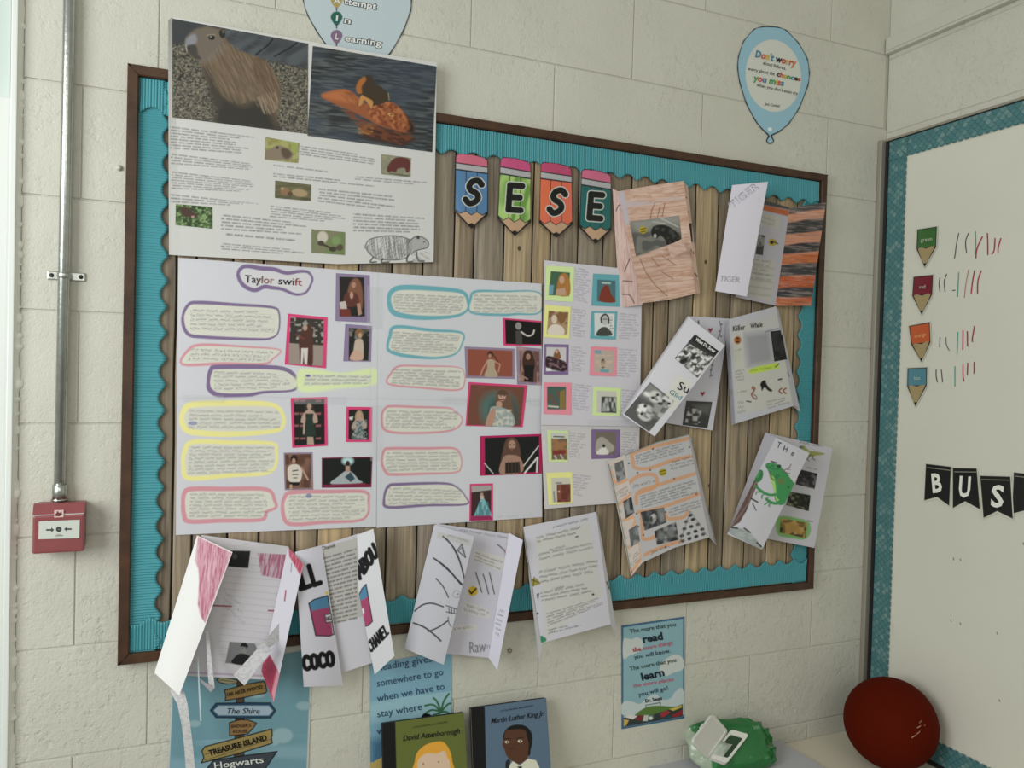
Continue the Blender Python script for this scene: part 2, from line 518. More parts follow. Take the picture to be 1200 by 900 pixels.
    def text(s, body, a, b, h, col, bold=0.0, shear=0.0, jit=0.0, outline=None, off=.0012, up=None, squeeze=True):
        """lettering along the base line a->b, h = cap height; col may be a list, one colour per letter"""
        a = np.array(a, float); b = np.array(b, float); L_ = np.linalg.norm(b - a); e = (b - a) / L_
        n = np.array([e[1], -e[0]]) if up is None else np.array(up, float)
        adv = [glyph(ch)[2] for ch in body]; tot = sum(adv); ky = h / CAPH; kx = L_ / tot if squeeze else ky
        rr = random.Random(hash(len(body)) + int(a[0]))
        for layer in ([1, 0] if outline else [0]):
            x = 0; V = []; Fc = []; Cc = []; nv = 0
            for i, ch in enumerate(body):
                g = glyph(ch, round(bold + (.055 if layer else 0), 3)); v, f = g[0], g[1]
                if len(v):
                    yy = v[:, 1] * ky; xx = (x + v[:, 0]) * kx + shear * yy
                    jx, jy = rr.uniform(-jit, jit), rr.uniform(-jit, jit)
                    p = a + e * (xx + jx)[:, None] + n * (yy + jy)[:, None]
                    V.append(p); Fc += [tuple(q + nv for q in t) for t in f]; nv += len(v)
                    cc = outline if layer else (col[i % len(col)] if isinstance(col, (list, tuple)) else col)
                    Cc.append(np.tile(s.c(cc), (len(v), 1)))
                    if h >= 12:
                        s.txt.append((V[-1], [tuple(t) for t in f], Cc[-1], off - (.0005 if layer else 0), 'letter' if not layer else 'letter_outline'))
                        V.pop(); Cc.pop(); nv -= len(v); Fc = Fc[:len(Fc) - len(f)]
                x += adv[i]
            if V: s.txt.append((np.vstack(V), Fc, np.vstack(Cc), off - (.0005 if layer else 0), 'lettering'))
        return s

    MK = {'A': [[(0, 0), (.5, 1), (1, 0)], [(.2, .38), (.8, .38)]], 'L': [[(.1, 1), (.1, 0), (.9, .02)]], 'C': [[(.95, .85), (.6, 1), (.15, .8), (.02, .5), (.15, .15), (.6, 0), (.95, .12)]],
          'O': [[(.5, 1), (.12, .85), (0, .5), (.12, .15), (.5, 0), (.88, .15), (1, .5), (.88, .85), (.5, 1)]], 'H': [[(.05, 1), (.05, 0)], [(.95, 1), (.95, 0)], [(.05, .5), (.95, .5)]],
          'N': [[(.05, 0), (.05, 1), (.95, 0), (.95, 1)]], 'E': [[(.05, 0), (.05, 1)], [(.05, 1), (.92, 1)], [(.05, .52), (.8, .52)], [(.05, 0), (.92, 0)]],
          'B': [[(.05, 0), (.05, 1)], [(.05, 1), (.7, .92), (.75, .62), (.05, .53)], [(.05, .53), (.85, .45), (.9, .1), (.05, 0)]], 'U': [[(.05, 1), (.08, .25), (.5, 0), (.92, .25), (.95, 1)]],
          'S': [[(.92, .84), (.62, 1), (.25, .93), (.12, .73), (.3, .56), (.66, .45), (.86, .26), (.72, .07), (.38, -.02), (.06, .14)]]}

    def marker(s, word, a, b, h, w, col, up=None, shear=0.0, gap=.28, outline=None):
        """thick marker capitals drawn stroke by stroke along a->b"""
        a = np.array(a, float); b = np.array(b, float); Ln = np.linalg.norm(b - a); e = (b - a) / Ln
        n = np.array([e[1], -e[0]]) if up is None else np.array(up, float)
        cw = Ln / (len(word) + gap * (len(word) - 1))
        for lay in ([1, 0] if outline else [0]):
            for i, ch in enumerate(word):
                for st in s.MK[ch]:
                    P = [tuple(a + e * (i * cw * (1 + gap) + x * cw + shear * y * h) + n * y * h) for x, y in st]
                    s.line(P, outline if lay else col, w + (2.0 if lay else 0), sm=ch in 'COSU')
        return s

    def card(s, q, inset=None, name='photo_print', m='photo', res=.62, off=.0010, base=None, label=None, white=None):
        """a print stuck on this sheet; q = TL,TR,BR,BL"""
        k = Sheet(name, [q[0], q[1]], [q[3], q[2]], m=m, res=res, on=s.on, base=base, label=label)
        ny, nx = k.sh; ci = np.linspace(0, ny - 1, 9); cj = np.linspace(0, nx - 1, 9)
        gu = k.U.reshape(ny, nx)[np.ix_(ci.astype(int), cj.astype(int))].ravel(); gv = k.V.reshape(ny, nx)[np.ix_(ci.astype(int), cj.astype(int))].ravel()
        cd_ = s.dat(gu, gv).reshape(9, 9)
        rows = np.stack([np.interp(np.arange(nx), cj.astype(int), r) for r in cd_])
        k.D = np.stack([np.interp(np.arange(ny), ci.astype(int), rows[:, j]) for j in range(nx)], 1).ravel() + off
        k.P = (at if s.on == 'b' else atx)(k.U, k.V, k.D).reshape(ny, nx, 3)
        k.white = s.white if white is None else np.full(3, L(white).mean())
        if base is not None: k.C[:] = k.c(base)
        s.kids.append(k); return k

    def build(s, parent=None):
        par = parent if parent is not None else s.parent
        o = link(s.name, grid_mesh(s.name, s.P, s.C), M[s.m], par)
        if par is None:
            c = Vector([float(q) for q in s.P.reshape(-1, 3).mean(0)])
            o.data.transform(Matrix.Translation(-c)); o.location = c
        tag(o, *s.lab)
        for k in s.kids: k.build(o)
        if s.txt:
            V = []; Fc = []; Cc = []; nv = 0
            for p, f, c, off, nm_ in s.txt:
                if nm_ != 'lettering':
                    me = poly_mesh(nm_, (at if s.on == 'b' else atx)(p[:, 0], p[:, 1], s.dat(p[:, 0], p[:, 1]) + off), f); set_col(me, c); link(nm_, me, M['ink'], o)
                    continue
                V.append((at if s.on == 'b' else atx)(p[:, 0], p[:, 1], s.dat(p[:, 0], p[:, 1]) + off))
                Fc += [tuple(q + nv for q in t) for t in f]; nv += len(p); Cc.append(c)
            if V:
                me = poly_mesh('lettering', np.vstack(V), Fc); set_col(me, np.vstack(Cc))
                link('lettering', me, M['ink'], o)['kind'] = 'stuff'
        s.obj = o
        return o


def quad(name, q, **k):
    return Sheet(name, [q[0], q[1]], [q[3], q[2]], **k)


# ================================================================== the setting: block walls
XL = -0.018
JH = .0035


def blocks(root, spans, to_world, seed):
    rr = random.Random(seed); cache = {}
    for (a, b, z0, z1) in spans:
        w, h = b - a, z1 - z0
        key = (round(w, 3), round(h, 3))
        if key not in cache:
            v, f = box_vf(-w / 2 + .0012, w / 2 - .0012, 0, .03, -h / 2 + JH / 2, h / 2 - JH / 2, .0016)
            cache[key] = to_world(v, f)
        me = cache[key]
        o = bpy.data.objects.new('block', me); COL.objects.link(o)
        if not me.materials: me.materials.append(M['wall'])
        o.parent = root; j = rr.uniform(-.0006, .0003)
        if root.name.startswith('wall_back'): o.location = Vector(((a + b) / 2, j, (z0 + z1) / 2)) - root.location
        else: o.location = Vector((XR - j, (a + b) / 2, (z0 + z1) / 2)) - root.location


wb = boxo('wall_back', XL, 2.45, .0026, .12, -2.5, .92, M['mortar']); tag(wb, kind='structure')
sp = []
for c in range(-4, 10):
    z1 = -.225 * c; z0 = z1 - .225
    if c % 2 == 0: j = [XL, .0846, .45, .90, 1.35, 1.80, 2.25]
    else: j = [XL, .221, .675, 1.125, 1.575, 2.025, 2.40]
    if c == 8: pass
    sp += [(j[i], j[i + 1], z0, z1) for i in range(len(j) - 1)]
blocks(wb, sp, lambda v, f: poly_mesh('block', v, f), 3)
wr = boxo('wall_right', XR + .0026, XR + .12, -2.65, -.0, -2.5, .92, M['mortar']); tag(wr, kind='structure')
sp = []
for c in range(-4, 10):
    z1 = -.225 * c - (.013 if c < 1 else 0); z0 = -.225 * (c + 1) - (.013 if c < 0 else 0)
    j = [-2.65, -2.28, -1.83, -1.38, -.93, -.48, 0.0] if c % 2 == 0 else [-2.65, -2.50, -2.05, -1.60, -1.15, -.70, -.25, 0.0]
    sp += [(j[i], j[i + 1], z0, z1) for i in range(len(j) - 1)]


def rot_r(v, f):
    return poly_mesh('block', [(q[1], q[0], q[2]) for q in v], [tuple(reversed(t)) for t in f])


blocks(wr, sp, rot_r, 5)

# painted trunking on the right wall
tr = boxo('trim_1', XR - .02, XR, -2.65, -.004, .450, .499, M['trunk'], bev=.0025); tag(tr, kind='structure')
lid = boxo('trunking_lid', XR - .0225, XR - .0195, -2.65, -.010, .458, .4925, M['trunk'], tr, bev=.001)

# window frame at the left edge of the wall
wn = boxo('window_1', -.62, -.036, -.012, .10, -2.6, -.045, M['upvc'], bev=.004); tag(wn, kind='structure')
boxo('window_pane', -.62, -.040, .004, .012, -.046, .92, M['glass_panel'], wn)
boxo('window_bead', -.036, -.025, -.016, .03, -2.6, .92, M['upvc'], wn, bev=.002)
# ragged bead of sealant where the frame meets the blocks
zz = np.linspace(-1.75, .9, 700)
wv = .0045 + .006 * np.clip(vnoise(zz * 40, zz * 0, 3) - .35, 0, 1) * (1.4 - .9 * (zz > -.5)) + .004 * (vnoise(zz * 130, zz * 0, 5) > .72)
P = np.stack([np.stack([np.full_like(zz, -.0262), np.full_like(zz, -.010), zz], -1), np.stack([-.0262 + wv * .6, np.full_like(zz, -.0085), zz], -1),
              np.stack([-.0262 + wv + .0035, np.full_like(zz, -.0004), zz], -1)], 1)
link('window_sealant', grid_mesh('window_sealant', P), M['sealant'], wn)

# ================================================================== display board
BX0, BX1, BZ0, BZ1 = .165, 2.008, -1.167, .052
bd = empty('display_board', ((BX0 + BX1) / 2, 0, BZ0), 'large notice board with dark wooden frame, plank backing and scalloped blue border on block wall', 'notice board')
FW = .021; FD = .024


def rail(p, q, inw):
    """mitred rail from p to q (x,z) with inward normal inw"""
    p = np.array(p); q = np.array(q); t = (q - p) / np.linalg.norm(q - p); inw = np.array(inw)
    A = [p, q, q - t * FW + inw * FW, p + t * FW + inw * FW]
    ch = .0022
    v = []; c = sum(A) / 4
    for y, sh in ((0, 0), (-(FD - ch), 0), (-FD, ch)):
        for k, a in enumerate(A):
            off = inw * sh if k < 2 else -inw * sh
            v.append((a[0] + off[0], y, a[1] + off[1]))
    f = [(8, 9, 10, 11), (0, 3, 2, 1)]
    for r in (0, 4):
        for k in range(4): f.append((r + k, r + (k + 1) % 4, r + 4 + (k + 1) % 4, r + 4 + k))
    me = poly_mesh('frame_rail', v, f)
    import bmesh
    bm = bmesh.new(); bm.from_mesh(me); bmesh.ops.recalc_face_normals(bm, faces=bm.faces[:]); bm.to_mesh(me); bm.free()
    link('frame_rail', me, M['frame'], bd)


rail((BX0, BZ0), (BX0, BZ1), (1, 0)); rail((BX1, BZ1), (BX1, BZ0), (-1, 0))
rail((BX0, BZ1), (BX1, BZ1), (0, -1)); rail((BX1, BZ0), (BX0, BZ0), (0, 1))
boxo('backing_board', BX0 + .004, BX1 - .004, -.0078, -.001, BZ0 + .004, BZ1 - .004, M['gap'], bd)
seams = [.188, .262, .300, .372, .436, .514, .563, .641, .719, .793, .868, .918, .995, 1.071, 1.123, 1.198, 1.272, 1.353, 1.430, 1.478, 1.556, 1.633, 1.683, 1.757, 1.835, 1.912, 1.985]
tones = [(1, .96, .90), (.88, .80, .72), (.74, .71, .68), (1.0, .92, .84), (1.38, 1.22, .95), (.82, .77, .72), (1.12, 1.05, .94)]
for i in range(len(seams) - 1):
    x0, x1 = seams[i] + .0021, seams[i + 1] - .0021
    k = 34; z = np.linspace(BZ0 + .018, BZ1 - .018, k)
    wl = .0028 * (vnoise(z * 7, z * 0, i) - .5); wr_ = .0028 * (vnoise(z * 7, z * 0, i + 1) - .5)
    xs = np.stack([x0 + wl, x0 + wl, x0 + .0025 + wl, (x0 + x1) / 2 + 0 * z, x1 - .0025 + wr_, x1 + wr_, x1 + wr_], 1)
    ys = np.tile(np.array([-.0078, -.0092, -.0102, -.0106, -.0102, -.0092, -.0078]), (k, 1))
    P = np.stack([xs, ys, np.tile(z[:, None], (1, 7))], -1)
    tn = np.array(tones[(i * 5 + 2) % 7]) * (1 + .08 * math.sin(i * 2.3))
    if i in (12, 20, 24): tn = np.array((1.30, 1.20, 1.0))
    if i in (9, 11, 15, 19): tn = np.array((.86, .86, .88))
    if i > 15: tn = tn * np.array((1.0, .99, .95))
    po = link('plank', grid_mesh('plank', P, np.tile(tn, (k * 7, 1))), M['plank'], bd)
    for (ki, ku, kv, kr) in ((12, 608.5, 291, .0065), (20, 827, 307, .0062), (11, 575, 342, .004), (20, 831, 569, .005), (14, 640, 640, .006), (19, 800, 560, .004)):
        if ki == i:
            kc = at(ku, kv, .0107); kd = []
            for rr_ in (1, .55): kd += [(kc[0] + kr * rr_ * .75 * math.cos(q * .5236), -.0108 - (1 - rr_) * .0004, kc[2] + kr * rr_ * math.sin(q * .5236)) for q in range(12)]
            kf = [(q, (q + 1) % 12, 12 + (q + 1) % 12, 12 + q) for q in range(12)] + [tuple(range(12, 24))]
            km = poly_mesh('knot', kd, kf); set_col(km, np.vstack([np.tile((.16, .12, .08), (12, 1)), np.tile((.09, .065, .045), (12, 1))])); link('knot', km, M['ink'], po)


# scalloped corrugated border, ribs across the strip
def border(axis, fix, inn, a0, a1, ph, y0=-.0135, amp=.0052, pitch=.0535, ribp=.0056, cl=0.0):
    ln = a1 - a0; n = int(abs(ln) / ribp * 6); A = np.linspace(a0, a1, n)
    wid = inn - fix; e = inn + np.sign(wid) * amp * (1.15 * np.cos(2 * np.pi * (A - ph) / pitch) + .18 * np.cos(4 * np.pi * (A - ph) / pitch) + .12 * np.sin(A * 31))
    W = np.linspace(0, 1, 9)
    e2 = fix + (e - fix)[:, None] * W[None, :]
    Y = y0 - .0011 * np.cos(2 * np.pi * A / ribp)[:, None] + 0 * W[None]
    Y = Y - .003 * (W[None] ** 3)
    Y[:, -1] += .0
    fixj = np.zeros_like(e2); fixj[:, 0] = cl * (vnoise(A * 60, A * 0, 9) - .5)
    a2 = np.tile(A[:, None], (1, 9))
    P = np.stack([e2 + fixj, Y, a2], -1) if axis == 'v' else np.stack([a2, Y, e2 + fixj], -1)
    # turned edge gives the card its thickness
    Q = P[:, -1:].copy(); Q[..., 1] += .0022; P = np.concatenate([P, Q], 1)
    return link('border_strip', grid_mesh('border_strip', P), M['border'], bd)


border('v', .1862, .2385, -1.146, .031, -.138 + .0267)
border('v', 1.985, 1.930, -1.146, .028, -.5 + .0267)
border('h', .029, -.0335, .1885, 1.982, .909 + .0267, y0=-.0155, amp=.0056)
border('h', -1.143, -1.083, .1885, 1.985, .909 + .010, y0=-.0155, amp=.0056, cl=.002)

# ================================================================== conduit and call point
cp = at(71, 300, .014)
cd = empty('conduit_pipe', (cp[0], 0, -.9), 'galvanised steel conduit pipe running down the wall to the red call point', 'pipe')
cx = float(at(75.5, 300, .016)[0]); ZC2 = float(at(38, 592, .052)[2])
tube('pipe', [(cx + .004, -.016, .95), (cx + .001, -.016, 0), (cx - .002, -.016, -.80)], .0105, M['steel'], cd, 24)
tube('coupling', [(cx - .002, -.016, ZC2 + .033), (cx - .002, -.016, ZC2 + .004)], .0133, M['steel'], cd, 24)
tube('lock_ring', [(cx - .002, -.016, ZC2 + .005), (cx - .002, -.016, ZC2 + .0005)], .0150, M['steel'], cd, 6)
zc = float(at(75, 323, .012)[2])
sd = boxo('saddle_clip', cx - .031, cx + .036, -.004, 0, zc - .0085, zc + .0085, M['steel'], cd, bev=.0019)
tube('saddle_band', [(cx, -.0165, zc - .006), (cx, -.0165, zc + .006)], .0128, M['steel'], sd, 24)
for dx in (-.023, .028):
    tube('screw', [(cx + dx, -.003, zc), (cx + dx, -.0065, zc)], .0042, M['black'], sd, 10)

a0 = at(38, 592, .052); a1 = at(99, 590, .052); a2 = at(100, 647, .052)
AX0, AX1, AZ1, AZ0 = float(a0[0]), float(a1[0]), float(a0[2]), float(at(38, 650, .052)[2])
al = empty('fire_alarm_call_point', ((AX0 + AX1) / 2, 0, AZ0), 'red break glass fire alarm call point under the steel conduit', 'fire alarm')
boxo('back_box', AX0 + .002, AX1 - .001, -.030, 0, AZ0 + .002, AZ1 - .002, M['red'], al, bev=.004)
boxo('front_cover', AX0, AX1, -.050, -.031, AZ0, AZ1 - .021, M['red'], al, bev=.004)
boxo('cover_seam', AX0 + .001, AX1 - .001, -.0490, -.033, AZ1 - .0212, AZ1 - .0193, M['upvc'], al)
v, f = box_vf(AX0, AX1, -.050, -.031, AZ1 - .0195, AZ1, 0)
v = [(x, (y + .011 if (z > AZ1 - .001 and y < -.04) else y), z) for x, y, z in v]
link('top_cover', poly_mesh('top_cover', v, f), M['red'], al)
s = quad('glass_plate', [(45.5, 611), (93.5, 609), (93, 630.5), (45, 632)], d=.0512, white='d2d2c8', base='c6ccc4', m='laminate', res=.3, parent=al)
s.poly([(54, 620), (60, 620), (60, 618), (63.5, 621), (60, 624), (60, 622), (54, 622)], '40443f', .3)
s.poly([(84, 619), (78.5, 619), (78.5, 617), (75, 620), (78.5, 623), (78.5, 621), (84, 621)], '40443f', .3)
s.ell(69, 620.3, 3.4, 3.2, '33383a', soft=.3).ell(69, 620.3, 1.6, 1.5, '5c6262', soft=.4)
s.line([(65, 628), (73.5, 627.6)], '50544f', .9).line([(67, 626.4), (71.5, 626.2)], '70746f', .6); s.build()
s = quad('flame_symbol', [(63.5, 598), (74.5, 597.5), (74.5, 606), (63.5, 606.5)], d=.0508, white='d2d2c8', base='d8b8b4', m='laminate', res=.3, parent=al)
s.poly([(65, 605), (65, 602), (68, 600), (70, 601), (72, 599), (73, 603), (70, 605)], '6a3434', .3); s.ell(67.5, 600, 1, 1, '6a3434'); s.build()

for (u, v_, nm, lb) in ((139.5, 197, 'screw', 'small painted screw head in the wall left of the board frame'), (597, 762, 'screw', 'grey screw plug in the wall under the middle of the board')):
    p = at(u, v_, 0); o = tube(nm, [(p[0], .004, p[2]), (p[0], -.004, p[2]), (p[0], -.006, p[2])], [.006, .006, .004], M['trunk'] if u < 200 else M['alu'], None, 12)
    tag(o, lb, 'screw')

# ================================================================== whiteboard on the right wall
fl = boxo('floor', -.9, XR + .12, -3.2, .12, -2.60, -2.5, M['floor']); tag(fl, kind='structure')
wbx = empty('whiteboard', (XR, -.6, -1.63), 'big whiteboard with aluminium frame and blue scale-pattern border on right wall', 'whiteboard')
WZ1, WZ0 = .188, -1.6255
boxo('writing_surface', XR - .011, XR - .001, -2.45, -.012, WZ0 + .01, WZ1 - .008, M['board'], wbx)
boxo('frame_rail', XR - .034, XR - .001, -.0165, -.0015, WZ0, WZ1 - .002, M['alu'], wbx, bev=.003)
boxo('frame_rail', XR - .018, XR - .001, -.0255, -.0165, WZ0, WZ1 - .004, M['black'], wbx, bev=.001)
boxo('frame_rail', XR - .020, XR - .001, -2.45, -.018, WZ1 - .007, WZ1, M['alu'], wbx, bev=.001)
boxo('frame_rail', XR - .017, XR - .001, -2.45, -.018, WZ1 - .0085, WZ1 - .0065, M['black'], wbx)
boxo('frame_rail', XR - .020, XR - .001, -2.45, -.0255, WZ0, WZ0 + .010, M['black'], wbx, bev=.001)


def scales(axis, o0, o1, a0, a1):
    """border strip printed with overlapping scales; outer edge straight, inner edge scalloped"""
    sc = .0195; n = int((a1 - a0) / .0011); k = int(abs(o1 - o0) / .0011)
    A = np.linspace(a0, a1, n); W = np.linspace(0, 1, k)
    ph = ((A - a0) / sc) % 1
    e = o1 + np.sign(o1 - o0) * .0052 * (np.sqrt(np.clip(1 - (2 * ph - 1) ** 2, 0, 1)) - .6)
    O = o0 + (e - o0)[:, None] * W[None]
    a = np.tile(A[:, None], (1, k)); sg = np.sign(o1 - o0)
    # colour: rows of scales stepping inwards
    col = np.zeros(a.shape + (3,)); u = (O - o0) * sg
    base = L('4f8286'); dark = L('2f5357'); light = L('86a6a4')
    best = np.full(a.shape, -1.0)
    for r in range(0, 12):
        rc = r * sc * .55; pa = ((a - a0) / sc + .5 * (r % 2))
        ci = np.floor(pa); fa = (pa - ci - .5) * sc
        du = u - rc; rad = np.sqrt((fa / .52) ** 2 + (np.maximum(du, 0) / .75) ** 2) / sc
        ins = (rad < 1.0) & (best < 0)
        tone = hashn(ci, np.full_like(ci, r), 4 if axis == 'v' else 8)
        cc = base + (light - base) * np.clip(tone[..., None] * 1.9 - 1.05, 0, 1) * .8
        cc = cc + (light - cc) * np.clip(rad - .55, 0, 1)[..., None] * .25
        edge = np.clip((rad - .80) * 7, 0, 1)[..., None] * .8
        cc = cc * (1 - edge) + dark * edge
        col = np.where(ins[..., None], cc, col); best = np.where(ins, 1, best)
    col = np.where((best < 0)[..., None], base * .8, col)
    X = np.full_like(a, XR - .0125) - .0022 * np.abs(np.sin(u / (sc * .55) * math.pi)) * 0 - .002 * W[None] ** 2
    P = np.stack([X, O, a], -1) if axis == 'v' else np.stack([X, a, O], -1)
    link('scale_border', grid_mesh('scale_border', P, col.reshape(-1, 3)), M['laminate'], wbx)


scales('v', -.0258, -.090, WZ0 + .010, WZ1 - .009)
scales('h', WZ1 - .0085, WZ1 - .066, -1.60, -.0262)
scales('h', WZ0 + .010, WZ0 + .072, -1.60, -.080)


def pen(pts, w, col, name='pen_mark'):
    pts = smooth_pts(pts, False, 4) if len(pts) > 2 else np.array(pts, float)
    t = np.gradient(pts, axis=0); t /= np.linalg.norm(t, axis=1)[:, None] + 1e-9; n = np.stack([-t[:, 1], t[:, 0]], -1) * w / 2
    a = pts + n; b = pts - n
    P = np.stack([atx(a[:, 0], a[:, 1], .0117), atx(b[:, 0], b[:, 1], .0117)], 1)
    c = np.tile(L(col) * 1.3, (P.shape[0] * 2, 1))
    link(name, grid_mesh(name, P, c), M['ink'], wbx)


K_, G_, R_ = '3c4442', '3f8f80', '9c3448'
for p in [([(1123.5, 273), (1121, 285), (1119, 300), (1118, 303)], K_), ([(1135, 273), (1131.5, 283), (1132.5, 296)], K_), ([(1143, 271), (1143.5, 287), (1142.5, 298)], G_),
          ([(1151.5, 277), (1145, 291), (1143.5, 303)], R_), ([(1157, 273), (1157.5, 286), (1157.5, 299)], R_), ([(1166, 279), (1165, 293), (1162, 298)], R_), ([(1173, 279), (1170, 289), (1169.5, 296)], R_),
          ([(1101.5, 325), (1100.5, 333), (1101.5, 342)], K_), ([(1109.5, 321), (1106.5, 330), (1107.5, 342)], K_), ([(1116, 340.5), (1119.5, 340)], K_), ([(1123.5, 319), (1122.8, 333), (1122, 348)], G_),
          ([(1135, 316), (1132, 332), (1130, 349)], 'a08078'), ([(1142, 317), (1139.5, 331), (1138, 344)], R_), ([(1150, 317), (1146, 329), (1145.5, 344)], R_),
          ([(1101.5, 395), (1101, 407)], '5a5f66'), ([(1108.5, 395), (1109, 404), (1112.5, 411)], '5a6a66'), ([(1122.5, 389), (1121.5, 416)], G_), ([(1128.5, 387), (1128.2, 410)], R_), ([(1133.5, 388), (1133.8, 406)], R_), ([(1142, 382), (1139.5, 396), (1139.5, 401)], R_),
          ([(1097, 433), (1097, 441), (1098.5, 448)], K_), ([(1103, 433), (1104.5, 448)], K_), ([(1119, 429), (1119, 453)], G_), ([(1128.5, 427), (1128.5, 440), (1129.5, 447)], R_), ([(1134, 425), (1133.5, 440)], R_), ([(1141.5, 424), (1141.5, 438)], R_)]:
    pen(p[0], 1.5 if p[1] == R_ else 1.1, p[1])
for p in [(1117, 655), (1125, 656), (1114, 727), (1168, 742), (1171, 821), (1199, 637), (1125, 731)]:
    pen([(p[0], p[1] - 1.5), (p[0] + .8, p[1] + 1.5)], 1.2, '7c7c74', 'smudge')

for nm, word, q, col in (('green', 'green', [(1075, 269), (1098, 265.5), (1097, 289.5), (1074, 292)], '35602e'), ('red', 'red', [(1070.5, 324.5), (1093.5, 322), (1092.5, 345), (1069, 347)], '6e1f2c'),
                         ('orange', 'orange', [(1065, 382), (1089.5, 377.5), (1090.5, 401), (1068, 404.5)], 'b0502a'), ('blue', 'blue', [(1063.5, 431.5), (1086.5, 430.5), (1086, 452), (1063, 453)], '3d7a8c')):
    q = np.array(q, float); dn = {'green': (1083.5, 313), 'red': (1080, 368.5), 'orange': (1079.8, 424), 'blue': (1072.6, 476)}[nm]
    s = Sheet('pencil_magnet', [q[0] + (-1.2, -1), q[3] + (-1.4, 0), (dn[0] - .6, dn[1] + 1.4)], [q[1] + (1.2, -1), q[2] + (1.4, 0), (dn[0] + .6, dn[1] + 1.4)], d=.0145, on='x', m='laminate', res=.3,
              white='bcbcae', base='b0b0a2', label='%s pencil magnet with the word %s on the whiteboard' % (nm, word), cat='magnet', group=None)
    s.poly([q[0], q[1], q[2], dn, q[3]], '1a1a1a', .3)
    c = q.mean(0); sh = lambda P, k: [tuple(np.array(p) * (1 - k) + np.array([c[0], c[1]]) * k) for p in P]
    s.poly(sh(q, .09), col, .3)
    a = q[3] + (1.6, -.5); b = q[2] + (-1.6, -.5); w = b - a
    s.poly([a, a + w * .17 + (0, -1), a + w * .33, a + w * .5 + (0, 1), a + w * .66, a + w * .83 + (0, -1), b, np.array(dn) + (1.4, -3), np.array(dn) + (-1.4, -3)], '93805a', .35)
    s.poly([a * .2 + np.array(dn) * .8, b * .2 + np.array(dn) * .8, dn], '1a1a1a', .4)
    m1 = q[0] * .35 + q[3] * .65; m2 = q[1] * .35 + q[2] * .65
    k = .34 if len(word) == 3 or word == 'blue' else .2
    s.text(word, m1 * (1 - k) + m2 * k, m1 * k + m2 * (1 - k), 4.2, 'a8b09a' if nm != 'orange' else 'd09a60'); s.build()

for nm, q, ltr, ta, tb in (('b', [(1085, 543.5), (1114.5, 547), (1112.5, 593), (1098, 582.5), (1083, 586.5)], 'B', (1092, 577), (1104, 576)),
                           ('u', [(1116.5, 548.5), (1144.5, 549), (1148.5, 597), (1131, 587.5), (1116.5, 595.5)], 'U', (1122.5, 581.5), (1137, 582.5)),
                           ('s', [(1148.5, 557.5), (1184, 558.5), (1187, 608), (1168.5, 599), (1152.5, 607)], 'S', (1160.5, 593), (1175.5, 594)),
                           ('next', [(1188, 553.5), (1226, 558), (1226, 612), (1206, 597), (1186, 602)], '', 0, 0)):
    q = np.array(q, float)
    s = Sheet('bunting_pennant', [q[0] + (-1.3, -.8), (q[0] + q[1]) / 2 + (0, -.8), q[1] + (1.3, -.8)], [q[4] + (-1.5, 1.6), q[3] + (0, 2.2), q[2] + (1.3, 2)], d=.0142 if nm != 's' else .0155, on='x', m='laminate', res=.35,
              white='a8a89a', base='a8a89a', cat='bunting', group=None,
              label={'b': 'black bunting pennant with white letter B', 'u': 'black bunting pennant with white letter U', 's': 'black bunting pennant with white letter S', 'next': 'black bunting pennant right of the letter S, cut by frame edge'}[nm])
    s.poly(q, '181a18', .35)
    s.line([q[0] + (2, 4.4), q[1] + (-1, 4.2)], '8c8c80', .6, a=.8)
    if ltr: s.text(ltr, ta, tb, {'B': 21, 'U': 23, 'S': 24}[ltr], 'b8bab0', bold=.03)
    s.build()
# ================================================================== capybara poster
s = Sheet('animal_poster', [(197, 24, .040), (202, 19.5, .034), (350, 46, .028), (430, 61, .028), (512, 73, .029)], [(198, 298.5, .022), (212, 299.5, .0215), (300, 304, .022), (395, 309.5, .023), (508, 307, .024)],
          white='d4d4d0', base='cdcdc9', res=.8, bend=lambda S, T: .0025 * np.sin(S * 9) * T * (1 - T) * 2,
          label='white poster of capybara photos and printed text at the upper left of the board', cat='poster')
INK = '3c3c3e'
for q, n in (([(199, 147), (300, 160), (306, 182), (199, 175)], 8), ([(201, 179), (309, 193), (300, 200), (200, 193)], 4), ([(201, 200), (308, 213), (304, 226), (201, 222)], 7), ([(199, 226), (302, 238), (304, 243), (199, 238)], 3),
             ([(259, 250), (360, 261), (360, 276), (259, 270)], 5), ([(265, 272), (360, 281), (360, 285), (265, 277)], 1), ([(259, 284), (360, 293), (356, 300), (259, 293)], 3),
             ([(352, 170), (443, 183), (442, 194), (351, 182)], 4), ([(320, 192), (418, 204), (418, 207), (320, 195)], 1), ([(320, 202), (440, 214), (440, 220), (320, 208)], 2), ([(416, 206), (505, 213), (505, 219), (416, 211)], 2),
             ([(374, 220), (464, 229), (462, 248), (372, 237)], 5), ([(317, 240), (412, 251), (400, 262), (316, 255)], 5), ([(414, 249), (505, 255), (505, 274), (414, 272)], 6)):
    q = [(min(u, 506), v) for u, v in q]
    s.scrawl(q, n, INK, a=.8, hand=False, seed=int(q[0][0]))
s.line([(199, 22), (199.5, 297)], 'b8b8b4', 1, a=.5)
